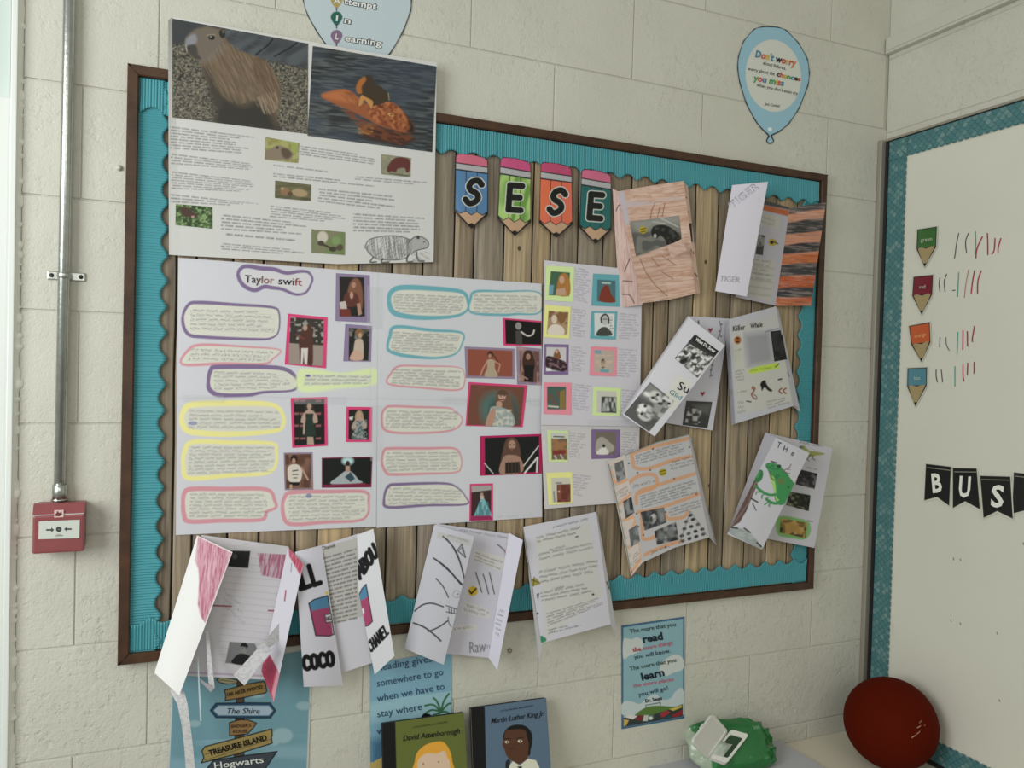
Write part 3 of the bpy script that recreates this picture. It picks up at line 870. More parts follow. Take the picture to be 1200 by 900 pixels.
# pencil drawing of a capybara
s.line([(428, 289), (433, 281), (448, 277), (464, 276.5), (478, 280), (482, 285), (480, 298), (470, 304), (445, 304), (434, 298), (429, 291)], '44444a', 1.1, closed=True, sm=True)
s.hatch([(429, 289), (436, 280), (462, 276), (480, 281), (481, 297), (468, 304), (440, 303), (432, 296)], '5a5a5e', 1.45, 1.4, .75, .62)
s.poly([(479, 284), (484, 279), (490, 276.5), (497, 279), (502, 284), (501, 290), (494, 292), (487, 294), (482, 296)], 'a0a0a0', sm=True, a=.8)
s.line([(479, 284), (484, 279), (490, 276.5), (497, 279), (502, 284), (501, 290), (494, 292), (487, 294), (482, 298)], '36363a', 1, sm=True)
s.ell(490, 278.5, 2, 1.8, '3c3c40').ell(497, 283.5, 1, .8, '202024')
for q in ([(437, 302), (434, 307), (441, 307)], [(449, 303), (447, 307.5), (456, 307)], [(478, 299), (477, 306.5), (484, 306.5)], [(488, 295), (490, 305), (497, 306)]):
    s.line(q, '3a3a3e', 1.6, sm=True)
s.hatch([(482, 298), (503, 294), (504, 306), (484, 307)], '55555a', .5, 1.6, .7, .4)
# large photo, sitting capybara
c = s.card([(202, 21.8), (361, 51), (360.6, 157), (202, 137.5)], base='57544c', res=.66)
Q = c.all()
c.noise(Q, '7d7864', .85, (2.2, 1.3), 1, .58, .4, 3).noise(Q, '2b2b26', .85, (2.6, 1.6), 5, .56, -.5, 3.2).noise(Q, '98927e', .75, (1.4, 1.0), 9, .76, .9, 5)
c.poly([(200, 18), (362, 48), (362, 82), (345, 78), (318, 72), (300, 68), (270, 56), (225, 50), (200, 54)], '3d4145', 2.5)
c.noise([(260, 30), (362, 48), (362, 80), (300, 67), (268, 54)], '555d64', .8, (18, 7), 2, .45, -.5, 2)
c.line([(300, 64), (315, 52), (320, 45)], '24272a', 2).line([(322, 66), (340, 56), (348, 50)], '24272a', 2).line([(262, 40), (290, 50), (312, 60)], '4c5257', 1)
c.poly([(217.5, 47), (220, 42), (230, 34.5), (236, 33.5), (243, 31), (251, 33), (256, 34), (259, 33), (263, 36), (264, 44), (270, 52), (277, 59), (287, 62), (300, 66), (313, 73), (323, 87), (329, 102), (328, 117), (325, 133), (323, 152), (300, 152), (260, 148), (256, 132), (250, 113), (243, 98), (238, 83), (234, 73), (226, 69), (220, 62), (217.5, 55)], '6b5a46', sm=True, soft=.8)
c.poly([(217.5, 47), (221, 41), (231, 34), (243, 32), (256, 36), (262, 46), (262, 60), (250, 72), (236, 74), (226, 66), (219, 58)], '70655a', sm=True, soft=2.5)
c.poly([(256, 150), (252, 122), (246, 104), (262, 112), (285, 122), (300, 118), (313, 126), (322, 140), (324, 156)], '33322c', sm=True, soft=7)
c.poly([(238, 80), (246, 84), (254, 100), (262, 118), (255, 126), (248, 110)], '3f3b33', sm=True, soft=4)
B_ = [(262, 50), (285, 60), (314, 76), (328, 104), (326, 128), (300, 118), (278, 122), (255, 108), (243, 88), (240, 72)]
c.hatch(B_, '96836b', 1.05, 1.6, .42, .5, 3, True).hatch(B_, '54432f', 1.15, 1.8, .45, .42, 8, True)
c.hatch([(300, 66), (320, 84), (329, 104), (327, 122), (312, 108), (298, 86)], '5d3f2c', 1.2, 2, .6, .5, 4, True)
c.hatch([(300, 116), (322, 108), (325, 128), (310, 134)], 'b09a80', 1.2, 2, .5, .5, 6, True)
c.poly([(217.5, 48), (221, 43), (228, 40), (231, 47), (227, 52), (218.5, 54)], '868890', sm=True, soft=1.5)
c.poly([(218.5, 54), (227, 52), (231, 56), (232, 63), (236, 69), (229, 69), (222, 63), (219, 58)], '45423e', sm=True, soft=1.2)
c.line([(218, 53), (219, 60)], 'a8a8a0', .9)
c.ell(248, 44, 3.9, 2.8, '23211e', rot=.1).ell(247, 43, 1, .6, 'a8a49a').line([(243, 41), (252, 40.5)], '94856f', 1.1)
c.ell(260.5, 39.5, 3.6, 5.2, '2c2b2a', rot=-.15).ell(261.5, 37, 1.6, 2.2, '5b5850')
c.line([(243, 31), (245, 29.5)], '6a6258', 1.2)
# second large photo, on the water
c = s.card([(366.5, 53.7), (511.6, 77.8), (506.5, 178.3), (360.3, 159)], base='42474a', res=.66)
Q = c.all()
c.noise(Q, '59605f', .9, (11, 1.7), 1, .5, .12, 3).noise(Q, '23282c', .85, (13, 1.5), 6, .55, .1, 3).noise(Q, '3c4c5e', .6, (40, 16), 3, .5, 0, 2)
c.poly([(430, 148), (445, 148), (480, 158), (486, 164), (470, 171), (445, 166), (425, 160)], '402820', sm=True, soft=3)
c.noise([(418, 145), (440, 146), (436, 158), (420, 157)], '9a6a30', .9, (5, 2), 4, .4, .1, 3)
c.noise([(400, 128), (435, 133), (486, 160), (470, 170), (430, 158)], '7a4024', .7, (7, 1.8), 4, .45, .25, 3)
c.poly([(376, 112.5), (386, 107.5), (402, 104.5), (413, 108), (422, 116), (430, 122), (444, 121), (459, 120), (469, 127), (480, 140), (485.5, 149), (484, 155), (475, 155.5), (462, 152), (445, 147), (428, 138), (412, 130), (392, 122)], '985430', sm=True, soft=.9)
c.poly([(377, 112), (402, 105.5), (416, 114), (424, 122), (400, 119)], 'b4693a', sm=True, soft=2.5)
c.hatch([(396, 106), (414, 109), (428, 124), (420, 128), (404, 116)], '5e3018', .8, 2.2, .7, .45)
c.noise([(430, 122), (460, 121), (482, 145), (470, 152), (440, 143)], 'b8703f', .7, (4, 3), 3, .45, .3, 3, True).noise([(430, 122), (460, 121), (482, 145), (470, 152), (440, 143)], '6a2c14', .7, (3, 2.4), 8, .6, .3, 3, True)
c.poly([(474, 132), (481, 141), (486, 149), (484, 156), (476, 154), (480, 148)], '2e241e', sm=True, soft=1.8)
c.ell(458, 134.5, 3.4, 1.5, 'd8a060', rot=.4).ell(458.5, 134.5, 1.8, .8, '241c16', rot=.4).ell(445.5, 124.5, 4, 2.2, '6a3420', rot=.3)
c.poly([(417, 101), (420, 94), (427, 89.5), (431, 88), (437, 91), (439, 98), (447, 102), (454, 109), (455, 117), (447, 122), (437, 124), (433, 127), (431, 122), (425, 115), (424, 122), (419.5, 124), (422, 113), (418, 107)], '3f3325', sm=True, soft=.6)
c.poly([(417.2, 102), (421, 94), (427, 90), (429, 94), (424, 101), (424, 109), (419, 109)], 'a8652e', sm=True, soft=1)
c.poly([(423, 112), (429, 114), (437, 119), (435, 127), (432, 123), (427, 117), (424, 122.5), (420, 124)], 'c08446', sm=True, soft=.6)
c.line([(455, 109), (456, 117)], 'b09a60', .6)
c = s.card([(311, 160.5), (350.6, 167.6), (349, 191), (310, 187)], base='8f8a4e')
c.noise(c.all(), 'a8a868', .8, (4, 4), 2).noise([(336, 164), (351, 167), (349, 180), (338, 178)], '93a04c', .9, (5, 5), 3, .3)
c.poly([(310, 178), (318, 174), (325, 170), (333, 172), (340, 176), (343, 183), (338, 187), (320, 187), (310, 186)], '857663', sm=True, soft=1).poly([(330, 174), (338, 175), (342, 181), (337, 186), (331, 183)], '5b4a3c', sm=True, soft=1.2).ell(325, 173, 1.8, 1.6, '4a3c30')
c = s.card([(322.4, 211.5), (364.5, 216.5), (364, 235.6), (322, 231.8)], base='6b6748')
c.noise(c.all(), '565638', .7, (9, 2), 2).ell(334, 224, 5.5, 4.4, '8c6a4c').ell(351, 226, 9.5, 4.6, 'a38d68', rot=.15, soft=1).ell(340, 227, 3, 2.6, '5a4432').ell(331, 221, 2, 1.6, 'a8906c').noise([(324, 229), (364, 232), (364, 235), (324, 232)], '45462e', .8, (5, 1))
c = s.card([(206, 239), (248.6, 242.4), (248.8, 268), (205.6, 263.6)], base='49693a')
c.noise(c.all(), '87a06a', .9, (2.2, 2.0), 2, .55, 0, 4).noise(c.all(), '1f3a1c', .9, (2.4, 2.2), 5, .58, 0, 4)
c.poly([(211, 243), (220, 243), (227, 248), (232, 252), (228, 256), (218, 254), (212, 250)], '4a3428', sm=True, soft=1.5).ell(226, 254, 2, 1.4, 'b08c7c')
c = s.card([(446.6, 180.4), (481.4, 185), (480.8, 207.8), (446.6, 204)], base='86846c')
c.noise(c.all(), '9a9a80', .6, (5, 3), 2).poly([(453, 199), (456, 192), (463, 185), (473, 184.5), (480, 188), (480, 200), (476, 202), (474, 197), (466, 198), (464, 202), (459, 201), (455, 202)], '632f2c', sm=True, soft=.8).line([(456, 203), (478, 206)], '55543f', 1.4)
c = s.card([(365, 268.4), (404.4, 272), (404, 299), (365, 296)], base='7c7c5e')
c.noise(c.all(), '6a8048', .8, (6, 6), 2).ell(378, 278, 6.2, 7, 'c4bcae', soft=1).ell(376, 285, 4, 3, '4a4236').line([(376, 286), (382, 288), (388, 291)], '44392c', 2.4).ell(390, 292, 4.5, 3, '43382c').ell(398, 290, 4.2, 4, '54483a').ell(394, 282, 5, 5, '78945a', soft=2)
s.build()

# ================================================================== singer poster (four taped sheets)
SWW = 'c4c5ce'
root = empty('fact_poster', at(430, 610, .013), 'large lilac-white handwritten singer poster with coloured text bubbles and photo prints', 'poster')
wav = lambda S, T: .0014 * np.sin(S * 7 + T * 3) + .0006 * np.exp(-((T - .48) / .02) ** 2) - .0004
lf = Sheet('paper_sheet', [(209, 302), (443.2, 319.3)], [(206, 627), (441, 617)], d=.0145, white=SWW, base=SWW, res=.85, bend=wav)
rt = Sheet('paper_sheet', [(443.2, 319.3), (634.6, 332.5)], [(441.3, 618.5), (635.2, 606)], d=.0150, white=SWW, base=SWW, res=.85, bend=wav)
PU, PK, YE, TL_ = '7c6494', 'cc8c97', 'e0da8a', '5aa9b8'


def bubble(s, pts, col, w, w2, q, n, seed):
    s.poly(pts, 'ccccc0', sm=True); s.line(pts, col, w, closed=True, sm=True, w2=w2)
    s.scrawl(q, n, '74747e', a=.85, seed=seed, ruled='b0b4ae', fill=(.7, 1.1))


lf.poly([(279, 322), (283, 314), (291, 312), (306, 314.5), (321, 315.5), (336, 320), (351, 318), (361, 319), (366, 326), (364, 334), (358, 343), (346, 345), (331, 339), (318, 337), (309.5, 336), (298, 340), (285, 334)], 'c8c8cc', sm=True)
lf.line([(279, 322), (283, 314), (291, 312), (306, 314.5), (321, 315.5), (336, 320), (351, 318), (361, 319), (366, 326), (364, 334), (358, 343), (346, 345), (331, 339), (318, 337), (309.5, 336), (298, 340), (285, 334)], PU, 2.6, closed=True, sm=True, w2=5)
lf.text('Taylor', (286.5, 330.8), (320.6, 332.6), 8.6, ['2e2e3a', '2e2e3a', '4a3438', '804a4a', '8a5a58', 'a87a78'], bold=.004)
lf.text('swift', (325.5, 332.9), (353.5, 334.8), 8.4, ['26262e', '26262e', '42343a', '904848', 'a05050'], bold=.004)
bubble(lf, [(214, 373), (221, 357), (235, 354.5), (275, 357), (318, 360), (327, 367), (326.5, 388), (318, 396), (300, 397.5), (240, 395), (220, 391)], PU, 1.8, 4.2, [(223, 361), (322, 364), (322, 390), (223, 387)], 5, 1)
bubble(lf, [(214, 427), (220, 411), (236, 404), (290, 406.5), (328, 410), (320, 420), (308, 426.5), (260, 426)], PK, 1.6, 3.4, [(224, 407), (322, 411), (312, 424), (220, 423)], 3, 2)
bubble(lf, [(244, 450), (247, 434), (258, 430), (325, 431), (345, 440), (349, 452), (340, 458), (310, 459.5), (290, 463), (258, 463), (247, 458)], PU, 2.6, 5.6, [(251, 434), (335, 437), (342, 455), (251, 458)], 5, 3)
lf.poly([(350, 434), (372, 433), (400, 437), (440, 432), (441, 450), (400, 455), (352, 459)], 'cfdda4', sm=True, soft=2); lf.poly([(358, 439), (436, 440), (434, 449), (356, 452)], 'c8cdb8', soft=1.5)
lf.scrawl([(357, 438), (436, 440), (434, 451), (356, 452)], 3, '7a7094', a=.9, seed=4, fill=(.7, 1.1)); lf.ell(361, 440.5, 2.4, 1.6, '6a5aa0')
bubble(lf, [(213, 492), (216, 480), (226, 474), (260, 472.5), (308, 473), (325, 477), (332, 487), (332, 498), (322, 505), (280, 508.5), (240, 508), (219, 504)], YE, 4.0, 7, [(222, 479), (328, 481), (328, 502), (220, 503)], 5, 5)
lf.ell(226, 496, 5.5, 2.4, '8088b8', a=.8)
bubble(lf, [(215, 548), (216, 530), (226, 518), (270, 518.5), (318, 519.5), (324, 528), (323, 545), (312, 554.5), (270, 557), (222, 560.5)], YE, 3.2, 5.5, [(222, 522), (321, 523), (321, 553), (220, 557)], 8, 6)
bubble(lf, [(214.5, 592), (216, 578), (225, 573), (262, 573), (312, 573.5), (322, 587), (323, 595), (312, 600), (306, 609), (260, 610), (222, 611), (216, 604)], PK, 3.4, 5.6, [(223, 577), (312, 578), (314, 606), (222, 607)], 7, 7)
bubble(lf, [(331, 594), (334, 582), (343, 577), (390, 576), (428, 576.5), (432, 588), (431, 602), (420, 610), (380, 612), (348, 614.5), (335, 611)], PK, 2.6, 5, [(339, 580), (427, 580), (428, 608), (338, 611)], 7, 8)
lf.ell(362, 581, 3.4, 2.6, '5f70a8', a=.8)
for y0, y1 in ((465, 468), (607, 610)): lf.line([(208, y0 + 2), (300, y0), (443, y1)], 'b2b4c0', 1, a=.6) if y0 < 500 else None  # fold crease shading painted as a faint grey line
bubble(rt, [(456, 354), (458, 343), (470, 337), (505, 338), (541, 342), (548.5, 354), (547, 364), (533, 370.5), (505, 372.5), (478, 371), (461, 366)], TL_, 2.8, 6.2, [(461, 343), (545, 347), (540, 368), (461, 366)], 7, 9)
bubble(rt, [(552, 366), (551.5, 350), (558, 341.5), (590, 341.5), (632, 343), (632.5, 366), (605, 368), (588, 369)], TL_, 1.5, 3.2, [(555, 344), (629, 346), (629, 366), (555, 367)], 6, 10)
bubble(rt, [(454.5, 409), (457, 394), (464, 383), (505, 387), (541, 390), (541, 404), (533, 415), (511, 419.5), (485, 418), (466, 415)], TL_, 1.8, 4.2, [(460, 388), (539, 392), (533, 415), (458, 412)], 8, 11)
bubble(rt, [(455.5, 450), (458, 438), (468, 429), (500, 429), (534, 430), (543, 435), (544.5, 448), (536, 457), (496, 454.5)], PK, 1.2, 2.4, [(461, 432), (540, 434), (538, 454), (459, 450)], 6, 12)
bubble(rt, [(447.5, 489), (451, 479), (459, 476), (490, 477), (524, 478), (533, 482), (542, 492), (530, 504), (490, 507.5), (453, 505)], PK, 1.6, 3, [(453, 480), (538, 482), (533, 503), (451, 502)], 6, 13)
bubble(rt, [(447.5, 541), (450.5, 527.5), (460, 525.5), (500, 525.5), (532, 525.5), (540, 535), (540.5, 546), (534, 553.5), (500, 555), (460, 556), (452, 553)], PK, 1.6, 3.6, [(453, 529), (537, 529), (537, 551), (452, 553)], 6, 14)
bubble(rt, [(450, 586), (455, 570), (470, 567.5), (520, 566.5), (536, 571.5), (545.5, 582), (545.5, 591), (500, 592), (456, 594.5)], PU, 1.5, 3.6, [(456, 570), (542, 574), (541, 590), (454, 592)], 5, 15)
rt.scrawl([(582, 603), (626, 601), (626, 606), (582, 608)], 1, 'a8aab8', a=.7, seed=40)
rt.line([(442, 467), (520, 469), (632, 470)], 'b2b4c0', 1, a=.6)  # same crease on the right sheet, its shading drawn in grey
lf.line([(437, 320), (434, 470), (436, 616)], 'b8bac6', .9, a=.5)


def figure(c, cx, top, h, hair, dress, skin='b08a78', lean=0.0, armw=1.0):
    """a plain standing figure: hair, face, shoulders, dress"""
    r = h * .085
    c.poly([(cx - r * 1.5 + lean, top + r * 3.6), (cx - r * 1.4 + lean, top + r), (cx + lean, top - r * .3), (cx + r * 1.4 + lean, top + r), (cx + r * 1.6 + lean, top + r * 4)], hair, sm=True, soft=.6)
    c.poly([(cx - r * 2.2, top + r * 4.4), (cx - r * .5, top + r * 2.6), (cx + r * .5, top + r * 2.6), (cx + r * 2.3, top + r * 4.2), (cx + r * 2.9, top + h * .55), (cx + r * 2.2, top + h * .62), (cx - r * 2.3, top + h * .62), (cx - r * 2.9, top + h * .55)], skin, sm=True, soft=.6)
    c.ell(cx + lean, top + r * 1.5, r * .78, r * 1.05, skin)
    c.poly([(cx - r * 1.5, top + r * 4), (cx + r * 1.5, top + r * 4), (cx + r * 1.2, top + h * .5), (cx + r * 2.4 * armw, top + h), (cx - r * 2.4 * armw, top + h), (cx - r * 1.2, top + h * .5)], dress, soft=.6)
    return c


def mount(s, q, col, inset, base, res=.6, lab=None):
    m_ = s.card(q, base=col, name='card_mount', res=1.2, m='photo', label=lab)
    p = m_.card(inset, base=base, name='photo_print', res=res)
    p.parent = None
    return p


# photos are sub-parts: mounts are painted edges of the same print, so each is one part with its own border
def framed(s, q, col, inset, base, lab=None, res=.6):
    c = s.card(q, base=col, name='photo_print', res=res, label=lab)
    c.poly(inset, base, .35); return c


HP, DM = 'd83a72', '7c1c3e'
c = framed(lf, [(393.7, 320), (433, 322.5), (433.7, 378), (393, 376)], '86729a', [(397.8, 324.4), (426.7, 325), (427.6, 371), (398, 371)], '1c1a18', 'photo print of a seated long-haired person on a purple mount')
c.poly([(407, 345), (410, 332), (416, 326), (422, 330), (425, 345), (424, 362), (418, 350), (408, 350)], '7a4e38', sm=True, soft=1).ell(414.5, 334, 2.4, 3.4, 'a87a68').poly([(404, 345), (410, 343), (418, 344), (421, 356), (410, 360), (403, 356)], '5a2c26', sm=True, soft=.8).ell(412, 346, 2, 4, 'b88a78').poly([(398, 354), (405, 353), (407, 363), (399, 364)], 'b8aca4').poly([(398, 362), (410, 362), (412, 371), (399, 371)], '6e2c24').poly([(418, 356), (422, 355), (424, 368), (420, 370)], 'a8806c')
c = framed(lf, [(337.4, 367.4), (383.8, 372), (382, 431.6), (333.6, 427)], HP, [(340.4, 371.6), (379.5, 374.4), (378, 429.4), (338.3, 426)], '33302a', 'photo print of a person in a long coat on a pink mount')
c.noise([(340, 371), (380, 374), (379, 402), (339, 398)], '98948a', .9, (3.2, 3.2), 4, .66, 0, 5).poly([(338.8, 402), (379, 405), (378, 429), (338.3, 426)], '94847c', soft=.5).poly([(350, 400), (353, 388), (357, 378), (362, 378), (366, 390), (367, 415), (366, 428), (361, 428), (352, 425), (351, 412)], '4e2c24', sm=True, soft=.8).ell(357.6, 384, 2.6, 3.6, 'a88e80').ell(357.6, 379, 3.2, 2.4, '8a8a88').poly([(353, 408), (361, 408), (360, 427), (357, 427), (356, 413), (354.6, 427), (352.6, 426)], 'c8c0ba').line([(347, 392), (356, 397)], '6a3a30', 2)
c = framed(lf, [(404.6, 379.7), (435.6, 382), (434.4, 423.7), (402.3, 423.3)], '86729a', [(409, 384), (433.3, 386), (431.6, 422.6), (408.6, 422)], '1e211c', 'photo print of a person in a pale dress on a purple mount')
c.noise([(409, 384), (433, 386), (432, 400), (409, 398)], '7c7a70', .8, (3, 3), 3, .68).ell(421, 390, 5, 5, '7a5a3c').ell(422, 393, 2.4, 3, 'b08c74').poly([(416, 400), (420, 397), (425, 399), (426, 412), (424, 421), (411, 421), (414, 412)], 'b8a694', sm=True, soft=.7).poly([(410, 421), (416, 410), (425, 415), (424, 422)], 'c09a86', sm=True)
c = framed(lf, [(340.6, 466.4), (383, 465), (384, 522.4), (342.4, 524.8)], HP, [(344, 468.6), (380.2, 467.6), (380.6, 520.4), (345, 522.4)], '1c1c1a', 'photo print of a person in a short dark dress at a premiere wall')
for yy in (470, 485, 499, 514):
    for xx in (347, 355, 373): c.poly([(xx - 3, yy - 1.2), (xx + 3, yy - 1.6), (xx + 3, yy + 1), (xx - 3, yy + 1.2)], '9a5c5c', a=.75)
figure(c, 362.5, 471, 40, '33281f', '24332a', 'ab8f80'); c.line([(357, 486), (356, 508)], 'b09584', 2).poly([(360, 512), (367, 512), (368, 521), (360, 521)], 'ab8f80')
c = framed(lf, [(406, 476.6), (436, 477), (435.6, 518), (405, 518)], HP, [(408.6, 480), (432.4, 480), (431.8, 515.6), (408.3, 515)], '1e221f', 'photo print of a person in a glittering jacket on a pink mount')
figure(c, 421, 481.5, 34, 'a48a6a', '4a6a6a', 'b09080', armw=1.2).noise([(412, 492), (430, 492), (430, 515), (412, 515)], 'a09a98', .8, (2, 2), 6, .6).poly([(409, 489), (414, 488), (413, 492), (410, 492)], 'c4c4c4')
c = framed(lf, [(332.4, 530.4), (366, 530), (366.8, 573.6), (333.6, 574.4)], '8a7890', [(334, 532.4), (364.4, 532), (365, 571.8), (335.2, 572.6)], '5a3c30', 'photo print of a singer in a white printed shirt')
c.noise(c.all(), '8c6858', .6, (5, 9), 4, .6).ell(344.5, 538, 4, 4.6, '241a16').ell(344.2, 540, 2.2, 3, 'a8806e').poly([(338, 547), (343, 544), (350, 545), (354, 552), (351, 565), (339, 564), (337, 553)], 'c8c0b4', sm=True).line([(343, 552), (349, 551)], '2a2826', 1.3).line([(343, 556), (349, 556)], '2a2826', 1.3).line([(344, 560), (348, 560)], '2a2826', 1.1).line([(353, 548), (361, 562)], 'b08c78', 2).poly([(339, 565), (352, 565), (350, 569), (340, 569)], '1e1a1a').line([(341, 569), (341, 572)], 'b08c78', 3)
c = framed(lf, [(377, 536.4), (436.4, 535), (435, 571), (377, 571.6)], DM, [(378.4, 537.4), (435.4, 536.2), (434.4, 567.4), (378.4, 568)], '181c1b', 'photo print of a person in a wide pale gown in blue light')
c.ell(407.5, 540, 6.5, 4.5, 'a8ccd0', soft=2).poly([(388, 567), (397, 558), (405, 552), (412, 553), (420, 562), (423, 566)], '9aa6ac', sm=True).poly([(404, 559), (411, 553), (416, 561), (411, 565)], '2c4c58').ell(407.6, 543.5, 2.6, 3.6, '30201a').poly([(405, 546), (410, 546), (410, 553), (405, 553)], 'a88878').line([(389, 568), (428, 567)], '8a3048', 1.2)
c = framed(rt, [(589, 372.5), (634.3, 376), (634.6, 405.6), (590, 405)], HP, [(591.8, 374.4), (634.4, 378), (634.6, 404), (592.6, 403)], '121212', 'photo print of a grey figure with outstretched arm on black')
c.ell(607.5, 382, 3.6, 4.2, '8a8684').poly([(604, 388), (610, 387), (612, 396), (612, 404), (605, 404)], '45433f').line([(611, 389), (618, 393.5), (624, 392), (626, 387)], 'c8c0bc', 1.7, sm=True)
c = framed(rt, [(544.4, 406), (603, 408.6), (603, 444), (545.8, 443)], '8e7a9a', [(548, 409), (600.6, 411), (600.6, 441.4), (548.6, 440.4)], '8e4a38', 'photo print of a figure with raised arm on rust red')
c.ell(574.5, 415.5, 3.4, 4.2, '4a2418').ell(574, 417, 1.8, 2.2, 'b08070').poly([(571, 422), (579, 422), (580, 432), (583, 441), (568, 441), (571, 431)], 'a89880', sm=True).line([(571, 423), (566, 432), (563, 440)], 'b88a74', 1.5).line([(579, 423), (586, 427), (584, 436)], 'b88a74', 1.3).line([(577, 414), (584, 424)], '4a2418', 1.2)
c = framed(rt, [(605, 406), (633.9, 408.6), (634.5, 451.5), (606, 450.5)], '8e7a9a', [(608.6, 410), (632, 411.6), (632.4, 448.6), (609.4, 447.6)], '6a4a44', 'photo print of a dark-dressed figure with stage lights')
c.noise(c.all(), 'b89088', .6, (3, 6), 4, .68).poly([(612, 425), (614, 413), (619, 410.5), (624, 413), (627, 428), (623, 434), (614, 434)], '40281f', sm=True).ell(619, 418, 2.6, 3.6, 'a47a68').poly([(614, 428), (626, 428), (625, 448), (614, 447)], '1c1618').line([(612, 430), (610, 440), (618, 444)], 'a47a68', 1.6)
c = framed(rt, [(549, 447.6), (618, 451.6), (612.4, 500.6), (545.6, 499)], HP, [(551.6, 450.4), (614.8, 454), (610, 499.2), (547, 498)], '704435', 'photo print of a smiling long-haired person in a silver dress', res=.5)
c.ell(584, 480, 22, 22, '4c6a64', soft=6).ell(590, 486, 17, 20, '2f4c46', soft=6)
c.poly([(581, 472), (582, 461), (587, 455), (593, 456), (598, 464), (602, 480), (603, 494), (598, 497), (592, 488), (584, 480)], '6a4e3c', sm=True, soft=.8).ell(588.4, 464, 4.4, 6.2, 'b8917e').poly([(583, 460), (588, 456.5), (594, 459), (594, 463), (585, 463)], '5c4232', sm=True).line([(586, 468.6), (590.5, 468)], '7a2c2c', 1.4).ell(586.8, 464, .8, .6, '241814').ell(591, 463.6, .8, .6, '241814')
c.poly([(574, 480), (580, 476), (590, 478), (600, 484), (602, 499), (576, 499)], '8fa09c', sm=True).noise([(575, 480), (600, 480), (601, 499), (577, 499)], 'c8c4b8', .8, (2.4, 2.4), 5, .55).poly([(569, 498), (573, 484), (579, 478), (581, 486), (577, 498)], 'b08672', sm=True).ell(585, 474, 3.6, 4, 'b48c78')
c = framed(rt, [(562.4, 511), (634.9, 508.4), (634.8, 555), (562.4, 557.6)], 'b81c5c', [(568, 513), (632, 511), (631.4, 553), (568.4, 556.4)], '191b1b', 'photo print of a person in a striped corset on black with white diagonals', res=.5)
c.line([(612, 548), (631, 523)], 'c8c8c4', 1.3).line([(615, 554), (630, 536), (629, 553)], 'd0d0cc', 2).line([(568, 543), (578, 555)], 'b8b8b4', 1.2)
c.poly([(588, 546), (590, 525), (594, 515), (602, 513), (608, 520), (610, 535), (606, 545)], '5e4334', sm=True, soft=.8).ell(600, 521.5, 4.2, 5.6, 'a88270').line([(598, 526), (602, 526)], '6a2424', 1.2).ell(598, 521, .8, .6, '201410').ell(602.4, 521, .8, .6, '201410').poly([(590, 536), (600, 533), (610, 537), (612, 553), (586, 555)], 'a07a68', sm=True)
c.poly([(592, 542), (609, 541), (610, 554), (592, 555)], '2c221f'); [c.line([(x, 541), (x, 555)], '4c3c34', .8) for x in (596, 600, 604, 608)]
c = framed(rt, [(550.6, 567), (577.6, 566.4), (577.6, 609.6), (550, 610.6)], HP, [(552.6, 569.6), (575.6, 569), (575.2, 604), (552, 604.6)], '3a2a28', 'photo print of a person in a long light blue gown')
c.poly([(552.6, 569.6), (575.6, 569), (575.6, 574), (552.6, 577)], 'a09c98').poly([(564, 584), (567, 584), (572, 594), (576, 606), (566, 607), (556, 606), (559, 596)], '6cb4bc', sm=True).noise([(560, 588), (572, 588), (575, 606), (557, 606)], '3c7c88', .8, (2, 5), 4).ell(564.6, 579.5, 1.8, 2.2, 'a88a74').poly([(562.5, 581), (567, 581), (567, 585), (563, 585)], 'b8b0a4').poly([(552, 604.6), (575.2, 604), (577, 609), (551, 610)], '98285a')
lf.build(root); rt.build(root)
# shiny tape over the poster joints
for q in ([(212, 462.5), (262, 463.5), (262, 471.5), (212, 471)], [(345, 464.5), (404, 464.5), (404, 474), (345, 474)], [(430, 335), (447, 336), (447, 385), (430, 385)], [(434, 475), (447, 475), (447, 540), (434, 540)], [(515, 464), (548, 465), (548, 474), (515, 473)], [(617, 466), (632, 467), (632, 476), (617, 475)]):
    t_ = quad('tape_strip', q, d=.0192, res=3); t_.m = 'tape'; t_.build(root)

# ================================================================== tall record-covers poster
CW = 'b9b6c0'
root = empty('cover_poster', at(692, 590, .017), 'tall white poster of small square prints on coloured cards, right of the big singer poster', 'poster')
tp_ = Sheet('paper_sheet', [(638, 305), (752.4, 317)], [(634, 498), (749.6, 500)], d=.019, white=CW, base=CW, res=.8, bend=lambda S, T: .0015 * np.sin(T * 8) + .004 * T ** 6)
bt_ = Sheet('paper_sheet', [(634, 498.3), (749.6, 500.3)], [(638, 596.5), (690, 592), (747.5, 588)], d=.019, white=CW, base='bab6b8', res=.8, bend=lambda S, T: .004 * (1 - T) ** 6 + .002 * T)
WR = '7c7690'
for s_, q, n, sd_ in ((tp_, [(674, 313), (693, 315), (690, 356), (673, 352)], 13, 1), (tp_, [(671, 361), (687, 363), (686, 396), (670, 394)], 11, 2), (tp_, [(669, 405), (688, 407), (684, 437), (668, 435)], 10, 3), (tp_, [(726, 366), (749, 368), (749, 398), (725, 398)], 10, 4),
                      (tp_, [(725, 408), (748, 409), (748, 443), (724, 442)], 11, 5), (tp_, [(672, 449), (693, 451), (690, 482), (671, 480)], 10, 6), (tp_, [(729, 455), (748, 457), (747, 488), (728, 487)], 9, 7), (bt_, [(667, 506), (688, 508), (685, 538), (666, 536)], 10, 8),
                      (bt_, [(728, 505), (747, 506), (745, 538), (728, 536)], 11, 9), (bt_, [(672, 555), (694, 557), (684, 583), (672, 580)], 9, 10)):
    s_.scrawl(q, n, WR, a=.8, seed=sd_, fill=(.45, 1.1), w=.5)
GR, TE, YL, PUR, PIN = 'bcdc90', '4c9eac', 'eadf80', '775a90', 'd87f90'
